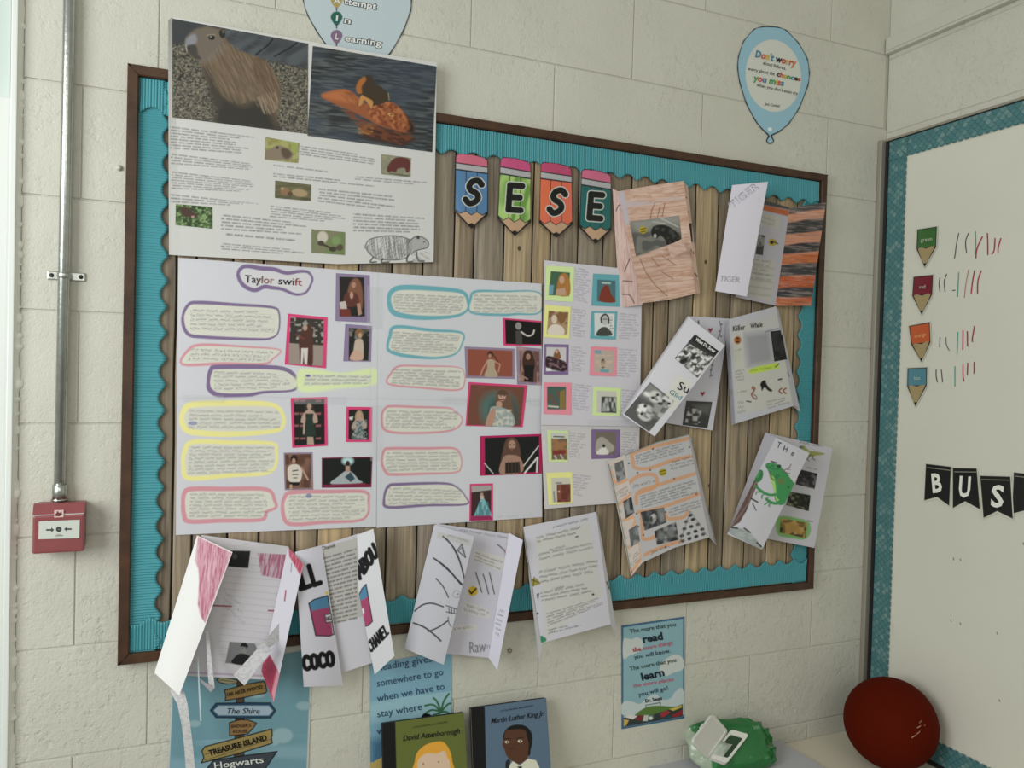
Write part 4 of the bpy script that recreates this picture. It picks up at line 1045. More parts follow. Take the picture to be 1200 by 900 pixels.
c = framed(tp_, [(640, 311), (673, 313), (671.5, 354), (638.6, 352)], GR, [(645.5, 317.6), (668, 319.4), (667, 347), (643, 346)], '3c5c44', 'print of a curly-haired person on a light green card')
c.poly([(653, 345), (654, 328), (658, 321), (664, 321), (668, 330), (667, 346)], 'a06a30', sm=True).ell(658.5, 328, 3, 4.6, 'b89078').poly([(652, 339), (662, 337), (664, 346), (651, 346)], 'b08c74').poly([(643.4, 334), (649, 334), (648, 345), (643, 345)], '5a90a8')
c = framed(tp_, [(695, 320.5), (725, 322), (726, 359.6), (693, 358)], TE, [(700, 327.5), (721.4, 328.8), (721.4, 354.4), (699.6, 353.4)], '3c6a74', 'print of a rust-red silhouette on a teal card')
c.poly([(703, 353), (704, 342), (708, 335), (713, 335), (716, 344), (721, 354)], '76301f', sm=True).line([(706, 331.6), (715, 332)], 'a8b8a8', 1.6)
c = framed(tp_, [(638.6, 357), (669, 359.6), (667, 397), (637, 395)], YL, [(643, 364.6), (666.4, 366), (665, 392), (640.6, 391)], '9a8064', 'sepia print of a long-haired person on a yellow card')
c.noise([(643, 364), (666, 366), (665, 380), (642, 378)], '6a4828', .8, (4, 5), 3, .5).ell(649.6, 374, 3.2, 5, 'c8b4a0').poly([(642, 391), (645, 382), (652, 380), (660, 384), (660, 392)], 'ccc0b4', sm=True).poly([(653, 368), (660, 366), (664, 372), (658, 380), (655, 376)], '7c5834', sm=True)
c = framed(tp_, [(693, 364.6), (723.4, 365), (721.6, 398), (691.4, 396.6)], TE, [(696.5, 366.8), (720.4, 367.6), (719.2, 394), (696.8, 393.2)], 'c0c4c4', 'black and white print of a person on a teal card')
c.ell(708.8, 375, 3.8, 6, 'a8a8a8').line([(705, 378), (704.6, 372), (709, 368.4), (713, 372), (713, 379)], '1c1c1c', 1.8, sm=True).poly([(699, 393), (703, 385), (709, 383), (714, 386), (717, 393)], '3c3f3c', sm=True).scrawl([(713.5, 370), (719, 370), (719, 390), (714.5, 390)], 6, '3a3a3a', hand=False).line([(707, 374), (711, 374)], '303030', 1)
c = framed(tp_, [(638, 403), (666.5, 403.7), (666, 439), (637, 439)], PUR, [(640.4, 406.8), (663.5, 407.2), (663.2, 435.2), (640, 434.8)], 'b8b4b8', 'print of a dark gown over white on a purple card')
c.poly([(640.3, 418), (648, 418), (656, 421), (663.4, 425), (663.2, 434.8), (650, 434), (640, 430)], '2e1c24', sm=True).noise([(641, 420), (663, 424), (663, 434), (641, 432)], '8a6a70', .7, (3, 2), 3, .6).poly([(649, 419), (650, 412), (653, 409), (656, 413), (657, 420)], '7a5034', sm=True).ell(652.4, 412, 1.4, 2, 'c09a84').poly([(640.2, 431), (646, 432), (645, 434.8), (640, 434.8)], 'd0ccd0')
c = framed(tp_, [(692.5, 406), (723, 407), (722.5, 441), (690.7, 440)], PIN, [(696.4, 409.8), (720, 411), (719.4, 437.2), (696, 436)], 'a89a90', 'faded print with blue patches on a pink card')
c.poly([(696.6, 410), (704, 410.5), (705, 415), (697, 414)], '6496a4').poly([(704, 432), (714, 433), (713, 437), (703, 436)], '5e94a2').ell(706.6, 426, 2.8, 5.6, '4c423c').noise([(697, 416), (719, 416), (719, 430), (697, 430)], 'c0a890', .7, (5, 4), 3)
c = framed(tp_, [(637.6, 448), (669.7, 448.5), (669.7, 486), (637, 485)], PIN, [(641, 453), (663.4, 453), (663.2, 479.8), (641.4, 479.8)], '3f5850', 'dark green and ochre print on a pink card')
c.poly([(656, 459), (662, 456), (663, 479), (656, 479)], '7c6834').noise([(641, 458), (656, 458), (656, 474), (641, 474)], '6a4438', .8, (5, 4), 3).line([(643, 476), (654, 477)], 'b0b0a4', 2)
c = framed(tp_, [(695, 453), (727.7, 455), (727, 488), (694, 487)], GR, [(699.4, 457.5), (722.6, 459), (722.6, 484.4), (699.4, 483.6)], 'b6b4ac', 'black and white group print on a light green card')
c.poly([(705, 464.5), (722.4, 465.2), (722.4, 484), (704.4, 483.4)], '3c403c').noise([(705, 466), (722, 466), (722, 482), (705, 482)], 'a8aca8', .9, (2.4, 6), 3, .5)
c = framed(bt_, [(641, 504), (666, 505), (665.3, 541.6), (643, 541)], GR, [(646, 508), (664.6, 512), (664.6, 538.6), (646.4, 538.6)], '6a5a48', 'brown print with white title strip on a light green card')
c.poly([(646, 507), (664, 508), (664.8, 514), (646.2, 514)], 'b8b8b0').line([(649, 511.5), (661, 512)], '3c3c40', 1.4).noise([(646, 514), (665, 514), (665, 539), (646, 539)], '9a6a40', .8, (4, 4), 3).poly([(648, 528), (663, 527), (663, 532), (648, 533)], '7c2c28').line([(650, 534), (652, 538)], 'b0a8a0', 1.6).line([(657, 533), (660, 538)], 'b0a8a0', 1.6)
c = framed(bt_, [(693, 503), (726.7, 503.3), (726.7, 536.7), (693, 538)], PUR, [(698, 506.2), (722, 506.2), (721, 532.6), (698, 532.6)], '6a6258', 'sepia print of a pale bride-like shape on a purple card')
c.poly([(698, 524), (700, 515), (706, 512), (713, 517), (720, 524), (716, 530), (700, 531)], '9a948a', sm=True).poly([(699, 532), (703, 526), (709, 524), (713, 532)], 'c8c6c0', sm=True).ell(707.6, 522.6, 1.8, 2, '2a2624')
c = framed(bt_, [(640, 554), (670.6, 553), (671, 589.6), (643, 592)], YL, [(646, 560), (668.6, 560), (668.8, 588.2), (647, 589)], 'b8b4a8', 'dark red print on a yellow card')
c.poly([(652.5, 567.6), (668.6, 567.2), (668.8, 588.2), (653, 588.8)], '643028').noise([(653, 568), (668, 568), (668, 588), (653, 588)], '8a4c3c', .7, (4, 6), 3, .6).line([(651.5, 566), (658, 566)], '3a3a3a', 1).line([(649, 576), (650, 588)], '6a6a70', 1.4).ell(655, 576, 1.2, 1.2, 'c8a888')
tp_.build(root); bt_.build(root)
t_ = quad('tape_strip', [(688, 491), (737, 492), (737, 504), (688, 503)], d=.0265, res=3); t_.m = 'tape'; t_.build(root)


# ================================================================== letter pencils
def pencil(tl, tr, rr_, tip, ll, col, letter, la, lb, lh, eraser, lab, spots=None):
    tl, tr, rr_, tip, ll = [np.array(p, float) for p in (tl, tr, rr_, tip, ll)]
    mid = (tl + tr) / 2 + (0, -2.6)
    s = Sheet('pencil_sign', [tl + (.6, 2.6), tl + (4, -.2), mid + (2, 1), tr + (-4, -1.8), tr + (-.5, 3)], [ll, ll * .75 + tip * .25, tip, rr_ * .75 + tip * .25, rr_], d=.0195, white='b8b8b0', m='laminate', res=.36,
              base='14161a', label=lab, cat='letter sign', bend=lambda S, T: .0028 * np.sin(T * 3) + .0012 * np.sin(S * 5))
    w = tr - tl; e = w / np.linalg.norm(w); H = (ll - tl); hr = rr_ - tr
    P = lambda a, b: tuple(tl + w * a + (H * (1 - a) + hr * a) * b)
    s.poly([P(.04, .035), P(.12, .0), P(.5, -.022), P(.88, .0), P(.96, .04), P(.97, .145), P(.03, .145)], eraser)
    s.poly([P(.03, .165), P(.97, .165), P(.97, .255), P(.03, .255)], '96969a')
    z = [P(.03, .955), P(.17, 1.02), P(.335, .965), P(.5, 1.03), P(.665, .965), P(.83, 1.02), P(.97, .955)]
    s.poly([P(.03, .28), P(.97, .28)] + z[::-1], col)
    if spots: s.noise([P(.03, .28), P(.97, .28)] + z[::-1], spots, .8, (5, 16), 3, .5, .2, 2)
    for a in (.335, .665): s.line([P(a, .28), P(a, .96)], '1a1c20', .9)
    t2 = tuple(tip + (0, -1.5))
    s.poly([P(.09, 1.0)] + [p for p in z[1:6]] + [P(.91, 1.0), t2], 'a8876a')
    s.line(z, '1a1c20', .9)
    b = tip + (-6.2, -6.2); d = tip + (6.2, -5.6)
    s.poly([b, b + (2.2, 1.2), tip + (0, -6.8), d + (-2.2, 1.2), d, tuple(tip + (0, .3))], '141414', .4)
    up = None
    la = np.array(la, float); lb = np.array(lb, float); k = .10 * (lb - la)
    s.marker(letter, la + k + (0, -3.6), lb - k + (0, -3.6), lh - 7.4, 7.4, '101210', outline='b4b8b0', shear=.14 if letter == 'S' else 0)
    s.build()


pencil((533.5, 180), (572.5, 186), (572, 251.5), (552.6, 268), (532.6, 248.4), '3f6f9f', 'S', (541.5, 240.8), (563.5, 242.3), 34, 'b65a70', 'blue pencil sign with letter S, first from the left')
pencil((586, 184), (622.8, 191), (622.4, 260.5), (603.4, 276.6), (582.8, 256), '5a8438', 'E', (593, 249), (613.5, 250.4), 36, 'b04470', 'green pencil sign with letter E, second from the left', '9ab868')
pencil((633, 190), (670.6, 196.4), (671.6, 262.6), (652, 278.6), (631.4, 261), 'c45c38', 'S', (640, 252), (661, 253.6), 34, 'a83c60', 'orange pencil sign with letter S, third from the left', 'c4584c')
pencil((681, 198), (716.8, 205), (716.6, 269.6), (698, 286), (678.6, 266.5), '115c5a', 'E', (688, 258.5), (707, 260), 35, 'b45874', 'teal pencil sign with letter E, rightmost of the row')


# ================================================================== balloon signs
lp = [(902, 30.4), (893, 30.8), (883.4, 33.8), (871, 47.8), (864.8, 66), (863.8, 80), (866.4, 97), (874, 121.4), (885, 142), (893, 152), (900.2, 158.8), (899.2, 161.5), (897.6, 164.5), (899.5, 168), (902.3, 168.6)]
rp = [(902, 30.4), (912, 31.4), (921.5, 34.8), (936, 49.7), (946.7, 68.6), (949.2, 85), (947.5, 100), (937, 127), (925, 145), (914, 154.4), (905, 158.8), (905.6, 161.5), (907.3, 164.5), (905.4, 168), (902.3, 168.6)]
s = Sheet('balloon_sign', [(p[0], p[1]) for p in lp], [(p[0], p[1]) for p in rp], d=.0022, white='b0afa2', m='laminate', res=.42, base='6f9db0',
          label='blue paper balloon with Don\'t worry quote in a white circle on the wall', cat='wall sign')
s.line(lp, '16242c', 2.9, sm=True).line(rp, '16242c', 2.9, sm=True)
s.ell(906.3, 88.8, 32.6, 42.6, 'a9aba2', rot=-.10)
cl = ['2c6a94', 'a8402c', 'a88c2a', '3c8040', '2c6a94', '3c8040', '1c1c1c', 'a8402c', 'a88c2a', 'a8402c', 'b05a2a']
s.text('Don\'t worry', (884.6, 66.4), (931.8, 77.6), 7.6, cl, bold=.03)
s.text('about failures,', (893.8, 75.2), (921, 82), 3.8, '202428')
s.text('worry about the', (876.2, 82), (907.6, 88.4), 3.8, '202428')
s.text('chances', (909.6, 89), (938, 95.2), 5.2, ['1c1c1c', 'a8402c', 'a88c2a', '3c8040', '2c6a94', '1c1c1c', 'a8402c'], bold=.035)
s.text('you miss', (883.4, 94.2), (918.4, 100.8), 7.0, ['3c8040', 'a8402c', '2c6a94', '1c1c1c', '3c8040', 'a88c2a', 'a8402c', '2c6a94'], bold=.03)
s.text('when you don\'t even try', (886.6, 101), (934.6, 111.4), 3.8, '202428')
s.text('Jack Canfield', (896.4, 123), (913.6, 125.8), 3.0, '202428')
s.ell(902.3, 151.4, 2.4, 2.1, 'b8c4c8').build()

lp = [(420, -92), (395, -86), (370, -60), (357, -25), (354.6, 0), (360, 18), (370, 36), (381, 52), (398, 72), (413, 84), (420, 86)]
rp = [(420, -92), (445, -84), (468, -55), (481, -20), (482.8, 0), (481.7, 13), (473, 36.7), (457.5, 63), (440, 78), (427, 86), (420, 86)]
s = Sheet('balloon_sign', lp, rp, d=.0022, white='c8c8ba', m='laminate', res=.6, base='a9bcc2', label='pale blue paper balloon cut by the top edge, reading Attempt In Learning', cat='wall sign')
s.line(lp, '16222a', 3.0, sm=True).line(rp, '16222a', 3.0, sm=True)
for (y, col, ch) in ((1.5, 'a08a50', 'A'), (22, '235c50', 'I'), (43.5, '7c5c7c', 'L')):
    s.poly([(387.5, y - 2), (390, y - 7), (394.5, y - 8.6), (399, y - 7), (401.5, y - 2), (399, y + 4), (394.5, y + 8.4), (390, y + 4)], col, sm=True).line([(394.5, y + 8), (394.5, y + 11)], '3a4448', 1.5)
    s.text(ch, (392.6 if ch != 'A' else 391, y + 2.4), (396.6 if ch != 'A' else 398.6, y + 2.8), 6.4, 'c8ccc4', bold=.02)
s.text('ttempt', (403, 4.6), (440.5, 11), 7.2, 'd0d4d0', bold=.02, outline='22282c')
s.text('n', (402.6, 26.6), (411, 28), 7.2, 'd0d4d0', bold=.02, outline='22282c')
s.text('earning', (403.6, 47.8), (446.7, 54.4), 7.2, 'd0d4d0', bold=.02, outline='22282c')
s.build()

# ================================================================== posters below the board
s = quad('quote_poster', [(728.2, 733.2), (802.2, 722.6), (802, 841.8), (728.3, 854.6)], d=.002, white='b0aea2', m='laminate', res=.38, base='2a5478', label='small light blue poster about reading and learning under the right part of the board', cat='poster')
s.poly([(730.4, 735.4), (800.4, 725), (800.2, 839.6), (730.4, 852)], '68929e', .6)
s.poly([(730.5, 772), (730.5, 750), (736, 748.5), (741, 749), (746, 746.6), (752, 750), (754, 757), (751, 762), (744, 766), (738, 768)], 'a0a8a4', sm=True).poly([(773, 786), (776, 776), (784, 770), (793, 767), (800.4, 772), (800.4, 784), (790, 788), (780, 792)], 'a0a8a4', sm=True)
s.poly([(730.5, 838), (730.5, 823), (740, 822), (750, 825), (758, 818), (768, 814), (778, 820), (786, 818), (792, 810), (800.3, 808), (800.3, 838)], '9aa8aa', sm=True)
s.poly([(744, 838), (757, 829), (770, 827), (786, 828), (796, 829), (790, 836), (770, 840), (752, 842)], '45642a', sm=True)
s.poly([(730.4, 852), (730.4, 841), (745, 838), (760, 838.5), (780, 833), (800.2, 825), (800.2, 839.6)], '24302e')
for q, c_ in (([(731, 840), (738, 837.5), (747, 839), (742, 843)], 'b0aca8'), ([(731, 851), (731, 843), (737, 844), (734, 850)], 'a88c3c'), ([(744, 843), (749, 838), (754, 838), (751, 845)], '6a1c24'), ([(753, 845), (755, 838), (760, 838), (759, 845)], '9aa09c'), ([(760, 838), (766, 837.6), (766, 843), (760, 844)], '4c5c50'), ([(773, 837), (781, 832), (786, 835), (776, 841)], '8a2430'), ([(784, 831), (799, 826.5), (799, 829), (789, 833)], 'a8963c'), ([(787, 838), (799, 832), (799, 838), (789, 841)], '7c1e28'), ([(776, 843), (784, 838), (788, 841)], '1c3c50')): s.poly(q, c_, .4)
s.ell(762.4, 841.5, 2.4, 2, 'b0b4ac').line([(757, 828.6), (757, 826.4), (774, 823.4), (774, 826)], '2c3c3c', 1)
G1, G2 = '26372a', '20344a'
s.text('The more that you', (738.3, 742.2), (792.6, 733.6), 4.6, G1, bold=.01); s.text('read', (753.6, 753.4), (777.6, 749.2), 8.4, '14202e', bold=.035)
s.text('the', (741.8, 763.8), (751.6, 762.4), 4.6, '8e2838', bold=.03); s.text('more things', (753.6, 762), (789, 754.8), 4.6, '9c4c60', bold=.01); s.text('you will know.', (743.6, 772.4), (786.4, 764.6), 4.6, G2, bold=.01)
s.text('The more that you', (738.3, 786), (793, 775.4), 4.6, G1, bold=.01); s.text('learn', (752, 797.6), (779.4, 791.4), 8.4, '14202e', bold=.035)
s.text('the more places', (742.4, 806), (790, 797.8), 4.6, '9c4c60', bold=.01); s.text('you will go!', (748.6, 816.4), (783.6, 808.2), 4.6, G2, bold=.01); s.text('Dr. Seuss', (756.4, 823.6), (776.2, 819.8), 3.9, '10181c', bold=.03)
s.build()

s = quad('quote_poster', [(433.4, 778), (529, 762), (529.6, 935), (434, 960)], d=.002, white='a4a296', m='laminate', res=.5, base='57849a', label='blue poster with curly writing and a palm tree behind the green picture book', cat='poster')
s.noise([(434, 822), (529, 810), (529, 850), (434, 862)], '7aa0a4', .5, (40, 12), 3, .45, -.15, 2)
s.poly([(434, 868), (470, 858), (530, 850), (530, 960), (434, 960)], '2f5c7c', soft=6).poly([(433, 900), (438, 893), (445, 889), (450, 888), (470, 900), (470, 960), (433, 960)], '96834a', sm=True)
for q in ([(516, 834), (508, 826), (498, 827)], [(516, 834), (506, 832), (497, 837)], [(517, 834), (512, 822), (508, 818)], [(517, 834), (520, 822), (526, 813)], [(517, 834), (524, 826), (529, 824)], [(516, 835), (522, 834), (528, 838)], [(515, 836), (508, 838), (503, 843)]): s.line(q, '2c5234', 2.3, sm=True)
s.ell(500, 840, 6, 4, '101012')
DB = '1f3a58'
for (t_, a, b) in (('Reading gives us', (441, 786.6), (521, 773)), ('somewhere to go', (441.6, 804.8), (520, 791)), ('when we have to', (442, 822.4), (521.6, 807.8)), ('stay where', (441.8, 840.8), (495, 831.6)), ('we are.', (441.8, 861), (478, 854))): s.text(t_, a, b, 8.0, DB, shear=.08, bold=.004)
s.build()

s = Sheet('signpost_poster', [(202.5, 785), (366.6, 761)], [(192, 1010), (358, 985)], d=.002, white='c8cac2', m='laminate', res=.55, base='5f93a2', label='blue signpost poster of story places at the lower left, under the board', cat='poster')
s.line([(202.8, 785), (192.4, 1010)], 'b8c0c0', 2.2).line([(366, 761), (357.4, 985)], 'b4b8b0', 2.6)
for (x, y, rx, ry) in ((356, 827, 9, 5), (331, 862, 12, 9), (320, 868, 8, 6), (228, 848, 7, 4), (300, 815, 10, 3)): s.ell(x, y, rx, ry, '83a8b2', soft=1.2)
s.noise([(196, 870), (360, 860), (360, 930), (196, 930)], '7ca6b8', .6, (30, 14), 3, .5, 0, 2)
s.poly([(278, 795), (286, 795), (286, 920), (273, 920)], '4a3c30').line([(278, 795), (273, 920)], '14161c', 1).line([(286, 795), (286, 920)], '14161c', 1)
BR_ = '8a6e3c'


def sgn(q, col, w=1.3, sm=False): s.poly(q, col, sm=sm); s.line(q, '12161c', w, closed=True, sm=sm)


sgn([(254, 797), (258, 793.5), (270, 795), (279, 797.5), (277, 801), (266, 801.5), (258, 800)], 'a8a27c', 1.2); s.line([(258, 797), (276, 799)], '4a4830', .8)
sgn([(262.8, 809), (288, 802), (309, 798.4), (311, 801), (312.6, 810), (311, 812), (288, 817), (264, 821), (264.6, 815)], BR_)
s.text('100 AKER WOOD', (265.8, 816.6), (308, 806.8), 4.2, '20180f', bold=.02)
sgn([(246.3, 832.6), (253, 824), (290, 823.4), (317, 823.6), (323.3, 832.8), (317, 841.4), (285, 841.6), (253, 841)], '1c4466', 1.0); s.poly([(250.4, 832.6), (256, 827), (315, 827), (319.6, 832.8), (315, 838.4), (256, 838.2)], '93aec0', .8)
s.text('The Shire', (264.6, 836.4), (304, 836.4), 6.4, '1e2632', shear=.28)
sgn([(268.8, 847), (281, 843.4), (291, 843.6), (300.8, 847.6), (296, 854), (290, 860), (269, 862.4)], '88683f')
s.text('BADGER\'S', (270.6, 853), (294, 851.6), 3.5, '2c2016', bold=.01); s.text('HOUSE', (273, 859.4), (290, 858.2), 3.3, '2c2016', bold=.01)
sgn([(236.6, 880), (240, 875), (280, 864.6), (318.4, 854.2), (319, 862), (318, 864), (319, 871), (280, 883), (236, 894), (239, 888)], '93804a', 1.4); s.line([(240, 884), (300, 869)], '3c3018', .7); s.line([(240, 891), (318, 866)], '3c3018', .6)
s.text('TREASURE ISLAND', (245.6, 885.6), (313.4, 867), 6.2, '14120e', bold=.035)
sgn([(243, 900), (250, 891), (290, 885), (324.8, 880.6), (311.5, 900), (311, 903), (246, 906)], '39434c'); s.text('Hogwarts', (250.6, 901), (309.6, 893.6), 7.2, 'c8ccc4', bold=.01)
s.build()
# ================================================================== folded leaflets
def leaflet(lab, loc, cat='leaflet', name='folded_leaflet'):
    return empty(name, loc, lab, cat)


curl = lambda a, b=0: (lambda S, T: a * np.sin(S * math.pi) + b * np.sin(T * math.pi))

# --- white and pink leaflet with torn strips
W1 = 'd6d6e2'
r = leaflet('open white leaflet with red-pink crayon corners and dangling cut strips, lowest left', at(250, 790, .03), name='crayon_leaflet')
b = quad('back_panel', [(236, 627, .027), (338.5, 640.5, .027), (322, 797, .045), (218, 792, .040)], white=W1, base='d0ccd4', res=.85, bend=curl(.004), parent=r)
b.noise([(238, 628), (337, 641), (335, 655), (237, 640)], 'c8c4c8', .6, (20, 6))
for i in range(17): b.line([(245 + i * -.8 + 22, 652 + i * 7.6), (331 - i * .9, 657 + i * 7.8)], 'a49fb0', .7, a=.5)
b.poly([(268, 645), (293.5, 645.6), (291, 666), (267, 664)], '26262a'); b.ell(275, 652, 2.6, 3, '55555a', soft=1.5)
b.poly([(302, 648), (336, 650), (334.5, 679.5), (306, 674)], 'c4a0b4', a=.7, soft=1); b.hatch([(302, 648), (336, 650), (334.5, 679.5), (306, 674)], 'a84a6c', 1.75, 1.8, .85, .62)
b.line([(249, 709.6), (271, 710.6)], 'a04258', 1.8).line([(314.5, 715.5), (327, 716)], '983850', 1.8).line([(327.5, 694), (325.5, 712)], 'b06078', 1.5)
b.scrawl([(262, 690), (300, 716), (286, 735), (262, 712)], 3, '8a8aa0', a=.5, seed=3)
b.poly([(269, 752), (302, 754), (296, 780), (264, 777)], '7c7c80'); b.poly([(272, 777.5), (275, 770), (281, 766), (289, 767), (297, 772), (295, 780)], '1e1e20', sm=True).ell(286, 760, 3.8, 5.8, '8a8684').poly([(281.5, 758), (283, 753.5), (288, 753), (291, 757), (290, 759), (284, 757.6)], '1a1a1c').line([(284, 760), (285, 760)], '202020', 1).line([(288, 760), (289, 760)], '202020', 1)
b.line([(220, 788), (307, 792)], 'b090b4', 2.4, a=.7)
b.build()
f = quad('side_panel', [(337.5, 640.5, .028), (355.5, 661.5, .060), (320.5, 823, .078), (306, 786, .050)], white=W1, base='cfcddb', res=.7, parent=r)
f.poly([(338, 640), (356, 661), (352, 675), (346, 664), (339, 652)], 'b4425a', soft=.8).hatch([(338, 640), (356, 661), (352, 675), (339, 652)], 'd890a0', 1.9, 1.6, .6, .4)
f.line([(341.6, 660), (341, 670)], '8a88a0', 1).line([(335, 692), (333.6, 704)], 'a04860', 1.6)
f.poly([(316, 767), (324, 782), (327, 790), (324, 806), (320, 823), (306, 789), (307, 778)], 'b03c58', soft=.8).hatch([(316, 767), (327, 790), (320, 823), (306, 789)], '6c2c40', 1.3, 1.6, .6, .45).poly([(324, 786), (327.5, 790), (320.6, 822), (318.4, 812)], 'd88c9c', soft=1)
f.build()
g = quad('front_panel', [(231, 627.5, .030), (272.5, 647, .075), (210, 815, .095), (181, 788.5, .050)], white=W1, base='eeeeec', res=.75, bend=curl(.006), parent=r)
PKP = [(232, 629), (271.5, 648), (256, 688), (240.5, 730), (235, 722), (232, 708), (233.5, 680), (232, 666), (228.5, 657)]
g.poly(PKP, 'd49cac', soft=1).hatch(PKP, 'b0506e', 1.62, 1.9, .8, .55).hatch(PKP, 'e6c4cc', 1.72, 2.2, .6, .4, 9); g.build()


def strip(name, a, bpts, parent=r, w=W1, base='d4d4d8', scr=True, res=.7):
    k = Sheet(name, a, bpts, white=w, base=base, res=res, parent=parent)
    if scr: k.noise(k.all(), 'a49eae', .35, (2.2, 1.5), 3, .55)
    k.build()


strip('paper_strip', [(298, 754, .095), (309, 752.5, .10), (319, 762, .098)], [(300, 757, .09), (303, 761, .088), (309, 765, .09)])
strip('paper_strip', [(301, 761, .088), (316.5, 763.5, .092)], [(273.6, 791, .10), (286.5, 803.5, .105)])
strip('paper_strip', [(300, 757, .085), (315, 745, .070), (328.5, 728.6, .05)], [(310, 762, .085), (320, 756, .070), (331, 744, .052)])
strip('paper_strip', [(240.7, 739, .062), (244.5, 741, .062)], [(244.6, 806, .10), (251.6, 806, .10)])
strip('paper_strip', [(244.5, 806.5, .10), (251.8, 806.5, .10), (246.6, 811, .10)], [(234.4, 794.5, .11), (234.6, 796, .11), (235, 799, .11)], base='c4c2cc')
strip('paper_strip', [(199, 809, .08), (203.4, 817, .085), (208, 826, .09), (213, 850, .095), (216, 876, .09), (218, 905, .085)], [(210, 806, .08), (216, 811, .085), (220, 826, .09), (224, 858, .095), (226.4, 878, .09), (229, 905, .085)], base='dadada', res=.6)
strip('paper_strip', [(231.4, 770, .075), (232.2, 800, .078), (234.4, 845, .08)], [(232.6, 770, .075), (233.8, 800, .078), (236.2, 845, .08)], base='c8dce8', scr=False, res=.5)

# --- black block lettered leaflet
W2 = 'c6c4d2'
r = leaflet('open white leaflet lettered in thick black marker with drawn pink and blue bags', at(400, 780, .03), name='lettered_leaflet')
b = quad('back_panel', [(374, 640, .028), (421, 625, .028), (436, 777, .036), (399, 789, .036)], white='bab8c2', base='b4b2bc', res=.7, parent=r)
b.poly([(376, 642), (419, 630), (425, 722), (392, 732)], 'a6a4a0'); b.text('Chanel', (377, 645.2), (392.6, 640.8), 4.4, '303034')
for i in range(17):
    y = 655 + i * 4.7
    b.scrawl([(378 + i * .75, y - 2.2), (418, y - 14 + i * .35), (418.4, y - 9.8 + i * .35), (378.3 + i * .75, y + 1.9)], 1, '2c2c30', a=.9, hand=False, seed=i, fill=(.92, 1.1))
b.build()
f = quad('side_panel', [(345.7, 646.8, .037), (377, 638.8, .030), (402, 803, .050), (356, 805, .080)], white=W2, base='c6c4d2', res=.75, bend=curl(.003), parent=r)
f.marker('ALL', (343.5, 693), (376.5, 683), 23, 6.0, '0e0e10', shear=.02, gap=.3)
f.poly([(362, 707), (368, 702.6), (384, 698), (390, 743), (386, 745.6), (370, 745)], '9a3c62').poly([(362, 707), (368, 702.6), (384, 698), (386, 711), (366, 716)], '3d7ca6').line([(362, 707), (368, 702.6), (384, 698), (391.5, 743), (386, 745.6), (370, 745), (362, 707)], '1a1a20', 1.4)
f.poly([(380.6, 720.5), (388, 719.5), (389.4, 728.6), (382, 729.4)], 'c8c6cc').line([(380.6, 720.5), (388, 719.5), (389.4, 728.6), (382, 729.4)], '1a1a1e', 1.1, closed=True).text('BAG', (382.4, 727.4), (388.4, 726.4), 4.6, '1a1a1e', bold=.02).ell(383, 695, 2, 2, 'c8b840')
f.marker('COCO', (356.6, 785), (391, 779.4), 15.5, 5.2, '0e0e10', gap=.32, shear=.05); f.build()
f = Sheet('side_panel', [(418.4, 627, .030), (420.2, 693, .038), (439, 790.7, .050)], [(437.4, 619.6, .060), (448.5, 686, .072), (462.3, 768.7, .085)], white='c0c0c6', base='bebfc4', res=.7, bend=curl(.003), parent=r)
f.marker('ABOU', (422, 678), (443, 650), 14, 4.6, '0e0e10', up=(-.42, -.9), gap=.2)
f.poly([(420, 699), (424, 690), (429, 684.6), (436.5, 728), (432, 733), (425, 735)], '9a3c62').poly([(420, 699), (424, 690), (429, 684.6), (431.4, 699), (421, 705)], '3d7ca6').line([(420, 699), (424, 690), (429, 684.6), (436.5, 728), (432, 733), (425, 735)], '1a1a20', 1.3).poly([(423, 714), (426, 712), (427, 718), (424.6, 720)], 'c8c6cc')
f.marker('CHANEL', (434.5, 764.5), (455.5, 742), 11.5, 2.7, '0e0e10', up=(-.38, -.92), gap=.45); f.build()

# --- whisker leaflet
W3 = 'd2d2de'
r = leaflet('open white leaflet with pencil whisker strokes and the word Raw', at(545, 775, .03), name='whisker_leaflet')
b = quad('back_panel', [(511, 613.5, .024), (599, 626, .024), (573.5, 771, .034), (523, 766, .034)], white='b4b2c0', base='b2b0be', res=.75, parent=r)
b.scrawl([(540, 619), (597, 628), (596, 633), (538, 623)], 1, '55555e', seed=2); b.poly([(556, 643), (593, 654), (598, 663), (594, 673), (554, 656)], 'b8b6b4', soft=.6); b.scrawl([(557, 646), (594, 659), (593, 672), (555, 657)], 3, '5c5a60', seed=5, a=.8)
b.poly([(544, 703), (575, 715), (574, 725.6), (541, 718)], 'b8b6b6').scrawl([(545, 705), (574, 716), (573, 725), (542, 717)], 2, '4c4a50', seed=6); b.poly([(531, 733), (559, 731), (559, 738), (530, 741)], 'b8b6b6').scrawl([(532, 734), (558, 732), (558, 737), (531, 740)], 1, '4c4a50', seed=7)
for q in ([(557.5, 671), (561, 682), (564.6, 694)], [(566, 673), (569.6, 684), (572.6, 696)], [(573.5, 671), (576.6, 684), (579.4, 696)], [(583, 638), (589, 643), (594, 650)]): b.line(q, '34343a', 1.3, sm=True)
b.noise([(590, 636), (598, 638), (597, 656), (592, 652)], 'b06c84', .7, (3, 5), 3, .4).noise([(590, 680), (597, 676), (593, 706), (588, 702)], 'b87c92', .6, (3, 5), 3, .4)
b.ell(554, 692.6, 5.8, 5.8, 'b89a24').line([(550, 692), (552.4, 695.6), (558, 689.6)], '181610', 1.9)
b.text('Raw', (549.6, 765.2), (569.4, 763.6), 13, '77757f', shear=.05); b.line([(571, 756), (571.4, 759)], '77757f', 1).line([(573.5, 756), (573.6, 759)], '77757f', 1); b.build()
